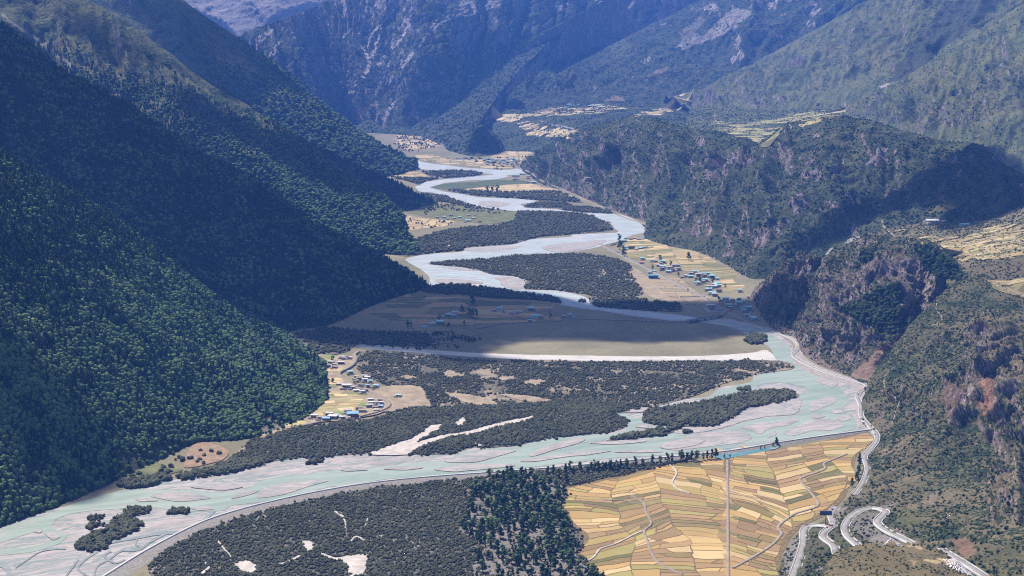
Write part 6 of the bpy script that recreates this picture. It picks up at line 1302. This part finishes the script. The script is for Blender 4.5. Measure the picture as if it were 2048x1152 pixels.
# ------------------------------------------------------------------ compound wall, bridge, billboard, signs, flags, cars
w = [gnd(*q) for q in CB([(305, 868), (455, 975), (800, 968), (830, 900)])]
mb = MB()
for a, b in zip(w[:-1], w[1:]):
    d = b - a; L = float(np.hypot(d[0], d[1])); c = (a + b) / 2
    mb.box((c[0], c[1], 1.3), (L, 0.9, 3.4), math.atan2(d[1], d[0]))
tag(mb.build('compound_wall', walls[2]), 'white wall round the compound beside the village road', 'wall')
a, b = gnd(1374, 646.5), gnd(1444, 634.5)
d = b - a; L = float(np.hypot(d[0], d[1])); c = (a + b) / 2; rz = math.atan2(d[1], d[0])
br = empty('bridge', (c[0], c[1], 0), rz); tag(br, 'low grey road bridge crossing the river below the village', 'bridge')
m_grey = plain('bridge_concrete', (0.26, 0.25, 0.24), 0.9, 0.2, 0.15, 0.4)
MB().box((0, 0, 5.2), (L, 8, 1.1)).build('deck', m_grey, br)
for s_ in (-1, 1): MB().box((0, s_ * 4.15, 6.3), (L, 0.25, 1.1)).build('railing', m_grey, br)
for k in range(5): MB().box((-L / 2 + L * (k + 0.5) / 5, 0, 2.2), (1.6, 6.5, 5.0), 0, 0.9).build('pier', m_grey, br)

def at_terrain(px, py): p, n = pick(px, py); return p
m_steel = plain('dark_steel', (0.07, 0.07, 0.075), 0.5, 0.4, 0.15, 1)
m_panel = NT('billboard_panel'); n = m_panel.noise(m_panel.map(m_panel.pos, (0.25, 0.25, 0.5)), 1.0, 5, 0.6)
m_panel = m_panel.done(m_panel.ramp(n, [(0.35, (0.012, 0.025, 0.09)), (0.55, (0.03, 0.06, 0.17)), (0.72, (0.16, 0.22, 0.36))]), 0.5, 0.3)
p = at_terrain(1651, 1049); bb = empty('billboard', p); tag(bb, 'dark blue billboard on a tall pole above the lower road', 'billboard')
MB().tube((0, 0, -1), (0, 0, 13), 0.55, 0.45, 10).build('pole', m_steel, bb)
MB().box((0, 0, 15.4), (15.5, 0.9, 5.2)).build('panel', m_panel, bb)
MB().box((0, 0, 18.2), (16.0, 1.2, 0.35)).box((0, 0, 12.65), (16.0, 1.2, 0.3)).build('frame', m_steel, bb)
m_red, m_sblue = plain('red_sign', (0.42, 0.035, 0.03), 0.5, 0.3, 0.1, 1), plain('blue_sign', (0.035, 0.09, 0.42), 0.5, 0.3, 0.1, 1)
def sign(px, py, w, h, z, mat, label):
    p = at_terrain(px, py); e = empty('road_sign', p); tag(e, label, 'sign')
    for s_ in (-1, 1): MB().tube((s_ * w * 0.32, 0, -1), (s_ * w * 0.32, 0, z), 0.12, 0.12, 6).build('post', m_steel, e)
    MB().box((0, -0.16, z), (w, 0.14, h)).build('panel', mat, e)
sign(1656, 1053, 3.8, 2.6, 4.2, m_red, 'red roadside panel right of the billboard pole')
sign(1613, 1055, 2.6, 1.4, 4.0, m_sblue, 'blue road sign at the bend left of the billboard'); sign(1664, 1055, 2.6, 1.4, 3.4, m_sblue, 'blue road sign right of the red panel')

def car(px, py, rz, col, label):
    p = at_terrain(px, py); e = empty('car', (p.x, p.y, p.z + 1.0), rz); tag(e, label, 'car')
    m_ = plain('car_paint', col, 0.35, 0.5, 0.05, 1)
    MB().prism([(-0.9, 0.35), (-0.9, 0.95), (0.9, 0.95), (0.9, 0.35)], -2.3, 2.3).box((-0.2, 0, 1.25), (2.5, 1.6, 0.7), 0, 0.82).build('body', m_, e)
    MB().box((-0.2, 0, 1.3), (2.62, 1.45, 0.42), 0, 0.86).build('windows', m_glass, e)
    for x in (-1.4, 1.4):
        for y in (-0.85, 0.85): MB().tube((x, y - 0.1, 0.33), (x, y + 0.1, 0.33), 0.34, 0.34, 12).build('wheel', m_steel, e)
car(1728, 908, R(70), (0.75, 0.75, 0.75), 'white car on the valley road above the roadside trees'); car(1665, 1021, R(60), (0.05, 0.05, 0.06), 'dark car on the road behind the billboard')
car(1716, 790, R(80), (0.06, 0.06, 0.07), 'dark car at the sharp bend of the valley road'); car(1612, 1075, R(85), (0.7, 0.7, 0.7), 'white car on the lowest road, below the left blue sign')
p = at_terrain(1654, 1058); tr = empty('truck', (p.x, p.y, p.z + 0.6), R(75)); tag(tr, 'white truck with a red load parked below the billboard', 'truck')
MB().box((2.4, 0, 1.6), (1.8, 2.2, 2.3), 0, 0.92).build('cab', plain('white_truck_paint', (0.75, 0.75, 0.74), 0.4, 0.4, 0.05, 1), tr); MB().box((-1.0, 0, 1.9), (4.8, 2.3, 2.2)).build('cargo_box', m_red, tr)
MB().box((0.4, 0, 0.65), (7.4, 1.9, 0.3)).build('chassis', m_steel, tr)
for x in (-2.4, -1.2, 2.4):
    for y in (-1, 1): MB().tube((x, y - 0.15, 0.45), (x, y + 0.15, 0.45), 0.46, 0.46, 12).build('wheel', m_steel, tr)

fl_m = [plain('prayer_flag_white', (0.72, 0.70, 0.68), 0.9, 0.1, 0.08, 1), plain('prayer_flag_red', (0.50, 0.13, 0.12), 0.9, 0.1, 0.1, 1), plain('prayer_flag_pink', (0.62, 0.38, 0.36), 0.9, 0.1, 0.1, 1), plain('prayer_flag_ochre', (0.50, 0.33, 0.16), 0.9, 0.1, 0.1, 1), plain('prayer_flag_blue', (0.25, 0.30, 0.48), 0.9, 0.1, 0.1, 1)]
def flag_string(a, b, sag, parent, seed, size=0.7):
    rr = random.Random(seed); a, b = Vector(a), Vector(b); L = (b - a).length; n = max(8, int(L / 1.0))
    vs, fs, mi = [], [], []
    side = Vector((-(b - a).y, (b - a).x, 0)).normalized()
    pt = lambda t: a.lerp(b, t) - Vector((0, 0, sag * 4 * t * (1 - t)))
    for i in range(n):
        t0, t1 = i / n, (i + 0.94) / n; p, q = pt(t0), pt(t1); off = side * rr.choice((-1, 1)) * size * 0.9; k = len(vs)
        vs += [p, q, q + off - Vector((0, 0, size * 0.35)), p + off * 0.9 - Vector((0, 0, size * 0.3))]; fs.append((k, k + 1, k + 2, k + 3)); mi.append(rr.choice([0, 0, 0, 1, 2, 3, 4][: 7 if i < n * .7 else 5]) if (i * 5 // n + seed) % 2 else 0)
    me = bpy.data.meshes.new('flag_string'); me.from_pydata([tuple(v) for v in vs], [], fs)
    for m_ in fl_m: me.materials.append(m_)
    me.polygons.foreach_set('material_index', mi)
    o = link(bpy.data.objects.new('flag_string', me), parent); return o
ap = at_terrain(1911, 1133); fg = empty('prayer_flags', ap); tag(fg, 'large cone of prayer flag strings at the bottom right beside the road', 'prayer flags')
MB().tube((0, 0, -1), (0, 0, 9), 0.22, 0.1, 8).build('mast', plain('pale_mast', (0.5, 0.45, 0.4), 0.8, 0.2), fg)
for k in range(34):
    an = R(140 + 290 * k / 33); rad = rt.uniform(16, 20); x, y = ap.x + math.cos(an) * rad, ap.y + math.sin(an) * rad
    z = min(max(drop(x, y)[0], ap.z - 10), ap.z + 4)
    flag_string((0, 0, 8.8), (x - ap.x, y - ap.y, z - ap.z + 0.8), 0.9, fg, k, 1.15)
ap2 = at_terrain(1782, 1088); f2 = empty('prayer_flags', ap2); tag(f2, 'small cluster of white prayer flag poles left of the yellow knoll field', 'prayer flags')
MB().tube((0, 0, -1), (0, 0, 7), 0.2, 0.1, 8).build('mast', m_red, f2)
for k, (x, y) in enumerate([(6, -8), (8.5, -8), (11, -5), (-8, -3), (-10, -6), (10, 3)]): flag_string((0, 0, 6.8), (x, y, drop(ap2.x + x, ap2.y + y)[0] - ap2.z + 0.6), 0.5, f2, 0 if k < 3 else k, 0.9)
p = gnd(*AH([(1600, 325)])[0]); f3 = empty('prayer_flags', p); tag(f3, 'thin prayer flag poles standing between the hamlet houses', 'prayer flags')
for k in range(6):
    x, y = rt.uniform(-9, 9), rt.uniform(-9, 9)
    MB().tube((x, y, 0), (x, y, 9), 0.15, 0.1, 6).build('pole', m_steel, f3); MB().box((x + 0.5, y, 6), (0.9, 0.08, 5.2)).build('flag', fl_m[[0, 1, 4, 0, 2, 4][k]], f3)

# ------------------------------------------------------------------ unseen clouds above the haze, outlined so that they cast the broad shadows
ZC, CELL = 2600.0, 30.0
SHADOW = [A1([(-60, 120), (200, 280), (400, 430), (600, 540), (720, 580), (1100, 840), (1480, 1045), (1600, 1152)]) + [(640, 455), (700, 485), (760, 513), (800, 532), (858, 570), (960, 572), (1100, 590), (1180, 612), (1240, 605), (1340, 604), (1430, 606), (1490, 598), (1530, 578), (1560, 560), (1600, 560), (1640, 600), (1590, 640), (1540, 660), (1480, 668), (1440, 672), (1360, 690), (1240, 692), (1120, 684), (1030, 684), (990, 696), (985, 712), (900, 708), (780, 700), (700, 690), (640, 690), (590, 668), (560, 660), (500, 640), (400, 570), (300, 490), (200, 420), (100, 365), (0, 310), (-60, 290)],
          [(-60, 640), (0, 690), (60, 740), (115, 770), (160, 815), (220, 850), (280, 878), (300, 915), (240, 950), (232, 985), (160, 1006), (120, 1000), (90, 960), (60, 925), (0, 895), (-60, 880)],
          A3([(1290, 1090), (1420, 990), (1560, 900), (1700, 850), (1830, 830), (1960, 920), (2050, 1010), (2050, 1180), (1900, 1240), (1700, 1300), (1500, 1340)]) + A6([(1600, 60), (1300, 90), (1180, 160), (1000, 240), (800, 340), (620, 420), (470, 500), (420, 480), (620, 380), (800, 240), (900, 150), (1040, 60)]),
          [(870, 712), (980, 714), (1080, 716), (1080, 724), (960, 726), (860, 722)], [(1380, 690), (1480, 672), (1520, 690), (1460, 704), (1380, 700)],
          A1([(150, 0), (330, 70), (520, 215), (700, 335), (900, 475), (1000, 560), (1180, 690), (1350, 800), (1250, 760), (1050, 645), (900, 530), (700, 395), (500, 260), (330, 130), (200, 45)]), A1([(330, 0), (380, 20), (600, 140), (820, 255), (1000, 360), (1200, 490), (1400, 610), (1300, 570), (1100, 450), (950, 375), (800, 310), (600, 215), (450, 110)]), A1([(1000, 480), (1250, 620), (1500, 760), (1850, 960), (2016, 1060), (2016, 1152), (1700, 980), (1400, 820), (1150, 700)]),  # first two bands: gully shade, supplied by the added clouds
          A1([(520, 0), (1000, 0), (1250, 100), (1400, 220), (1560, 360), (1700, 470), (1760, 560), (1500, 430), (1420, 330), (1250, 330), (1030, 200), (1010, 130), (800, 100), (620, 30)]), A1([(800, 200), (1020, 220), (1250, 400), (1420, 430), (1600, 480), (1500, 600), (1350, 580), (1150, 440), (980, 300)]),
          [(600, 275), (690, 318), (750, 345), (800, 368), (864, 405), (840, 415), (780, 410), (720, 390), (660, 345), (590, 300)],
          A1([(1500, 150), (1600, 60), (1800, 10), (1930, 40), (1940, 90), (1800, 110), (1700, 100), (1560, 190)]), A2([(470, 340), (560, 330), (700, 270), (830, 200), (960, 190), (1100, 180), (1100, 230), (960, 340), (800, 480), (700, 560), (560, 640), (450, 700), (380, 740), (360, 600), (420, 450)]), A2([(900, 620), (1040, 640), (1080, 610), (1000, 560), (900, 600)]),
          A2([(1470, 920), (1560, 830), (1640, 800), (1640, 880), (1560, 980), (1480, 990)]), A2([(740, 880), (760, 740), (830, 730), (900, 800), (940, 850), (880, 890)])]
gx, gy = np.meshgrid(np.arange(-40, 2090, 5.0), np.arange(-30, 1160, 3.0))
sh = np.zeros(gx.shape, bool)
for poly in SHADOW: sh |= inside(gx, gy, poly)
sh &= ~inside(gx, gy, [(960, 716), (975, 696), (1010, 682), (1060, 677), (1180, 676), (1260, 684), (1400, 684), (1480, 668), (1530, 660), (1530, 700), (1400, 712)])
D = ray(gx, gy).reshape(-1, 3); D /= np.linalg.norm(D, axis=1, keepdims=True)
HIT = np.full((D.shape[0], 3), np.nan)
for i, d_ in enumerate(D.tolist()):
    h = BVH.ray_cast(EYE, Vector(d_), 22000)
    if h[0] is not None: HIT[i] = h[0][:]
okh = ~np.isnan(HIT[:, 0]); Q = HIT[okh]; shf = sh.ravel()[okh]
Q = Q + S[None, :] * ((ZC - Q[:, 2]) / S[2])[:, None]
x0, y0 = Q[:, 0].min() - 900, Q[:, 1].min() - 900
nx_, ny_ = int((Q[:, 0].max() + 900 - x0) / CELL) + 1, int((Q[:, 1].max() + 900 - y0) / CELL) + 1
ci = ((Q[:, 0] - x0) / CELL).astype(int), ((Q[:, 1] - y0) / CELL).astype(int)
A = np.zeros((nx_, ny_)); B = np.zeros((nx_, ny_))
np.add.at(A, ci, shf.astype(float)); np.add.at(B, ci, (~shf).astype(float))
tot = A + B; A = np.where(tot > 0, A / np.maximum(tot, 1), 0); B = np.where(tot > 0, 1 - A, 0) * (tot > 0)
def gauss(M, s_):
    k = int(3 * s_) + 1; t = np.exp(-0.5 * (np.arange(-k, k + 1) / s_) ** 2); t /= t.sum()
    M = np.apply_along_axis(lambda v: np.convolve(v, t, 'same'), 0, M); return np.apply_along_axis(lambda v: np.convolve(v, t, 'same'), 1, M)
num, den = 0, 1e-9
for s_, w_ in ((0.8, 1.0), (1.8, 0.05), (4, 0.002)): num = num + w_ * gauss(A, s_); den = den + w_ * gauss(A + B, s_)
dens = np.where(den > 2e-5, num / den, 0)
XX, YY = np.meshgrid(x0 + (np.arange(nx_) + 0.5) * CELL, y0 + (np.arange(ny_) + 0.5) * CELL, indexing='ij')
wob = fbm(np.stack([XX / 260, YY / 260, 0 * XX], -1), 4, 77)
dens = np.clip(dens + wob * 0.35 * (dens > 0.15) * (dens < 0.9), 0, 1)
thick = gauss(dens, 3.0)
keep = dens > 0.22
m = NT('shadow_cloud_vapour')
da = m.attr('cover').outputs['Fac']
tr_, df, mxs = m.t.nodes.new('ShaderNodeBsdfTransparent'), m.t.nodes.new('ShaderNodeBsdfDiffuse'), m.t.nodes.new('ShaderNodeMixShader')
df.inputs['Color'].default_value = (0.9, 0.9, 0.9, 1)
m.t.links.new(m.math('MULTIPLY', m.step(da, 0.25, 0.62), 0.72), mxs.inputs[0]); m.t.links.new(tr_.outputs[0], mxs.inputs[1]); m.t.links.new(df.outputs[0], mxs.inputs[2])
m.t.links.new(mxs.outputs[0], m.t.nodes['Material Output'].inputs['Surface'])
idx = -np.ones((nx_, ny_), int); kk = np.argwhere(keep); idx[keep] = np.arange(len(kk))
zt = ZC + 20 + 60 * thick ** 1.5 * (0.7 + 0.6 * np.abs(wob)); zb = ZC - 10 - 15 * thick
Vt = np.stack([XX[keep], YY[keep], zt[keep]], 1); Vb = np.stack([XX[keep], YY[keep], zb[keep]], 1); n_ = len(kk)
q = np.stack([idx[:-1, :-1], idx[1:, :-1], idx[1:, 1:], idx[:-1, 1:]], -1).reshape(-1, 4); q = q[(q >= 0).all(1)]
E = {}
for f in q.tolist():
    for a, b in zip(f, f[1:] + f[:1]):
        if (b, a) in E: del E[(b, a)]
        else: E[(a, b)] = 1
side = np.array([(a, b, b + n_, a + n_) for a, b in E]) if E else np.zeros((0, 4), int)
cm = mesh_np('cloud', np.concatenate([Vt, Vb]), np.concatenate([q, q[:, ::-1] + n_, side[:, ::-1]]), [m.mat], True)
a_ = cm.attributes.new('cover', 'FLOAT', 'POINT'); a_.data.foreach_set('value', np.tile(dens[keep], 2).astype(np.float32))
tag(link(bpy.data.objects.new('cloud', cm)), 'unseen clouds high above the valley, shaped to cast the broad shadows', 'clouds', None, 'stuff')

# ------------------------------------------------------------------ haze
hz = MB().box((0, 11000, 1130), (26000, 26000, 2400)).build('haze', None)
hm = bpy.data.materials.new('haze'); hm.use_nodes = True; t = hm.node_tree
t.nodes.remove(t.nodes['Principled BSDF']); pv = t.nodes.new('ShaderNodeVolumePrincipled')
pv.inputs['Color'].default_value = (0.11, 0.30, 1.0, 1); pv.inputs['Density'].default_value = 0.000048; pv.inputs['Anisotropy'].default_value = 0.0
t.links.new(pv.outputs[0], t.nodes['Material Output'].inputs['Volume'])
hz.data.materials.clear(); hz.data.materials.append(hm)
tag(hz, 'blue mountain haze filling the valley', 'haze', None, 'stuff')
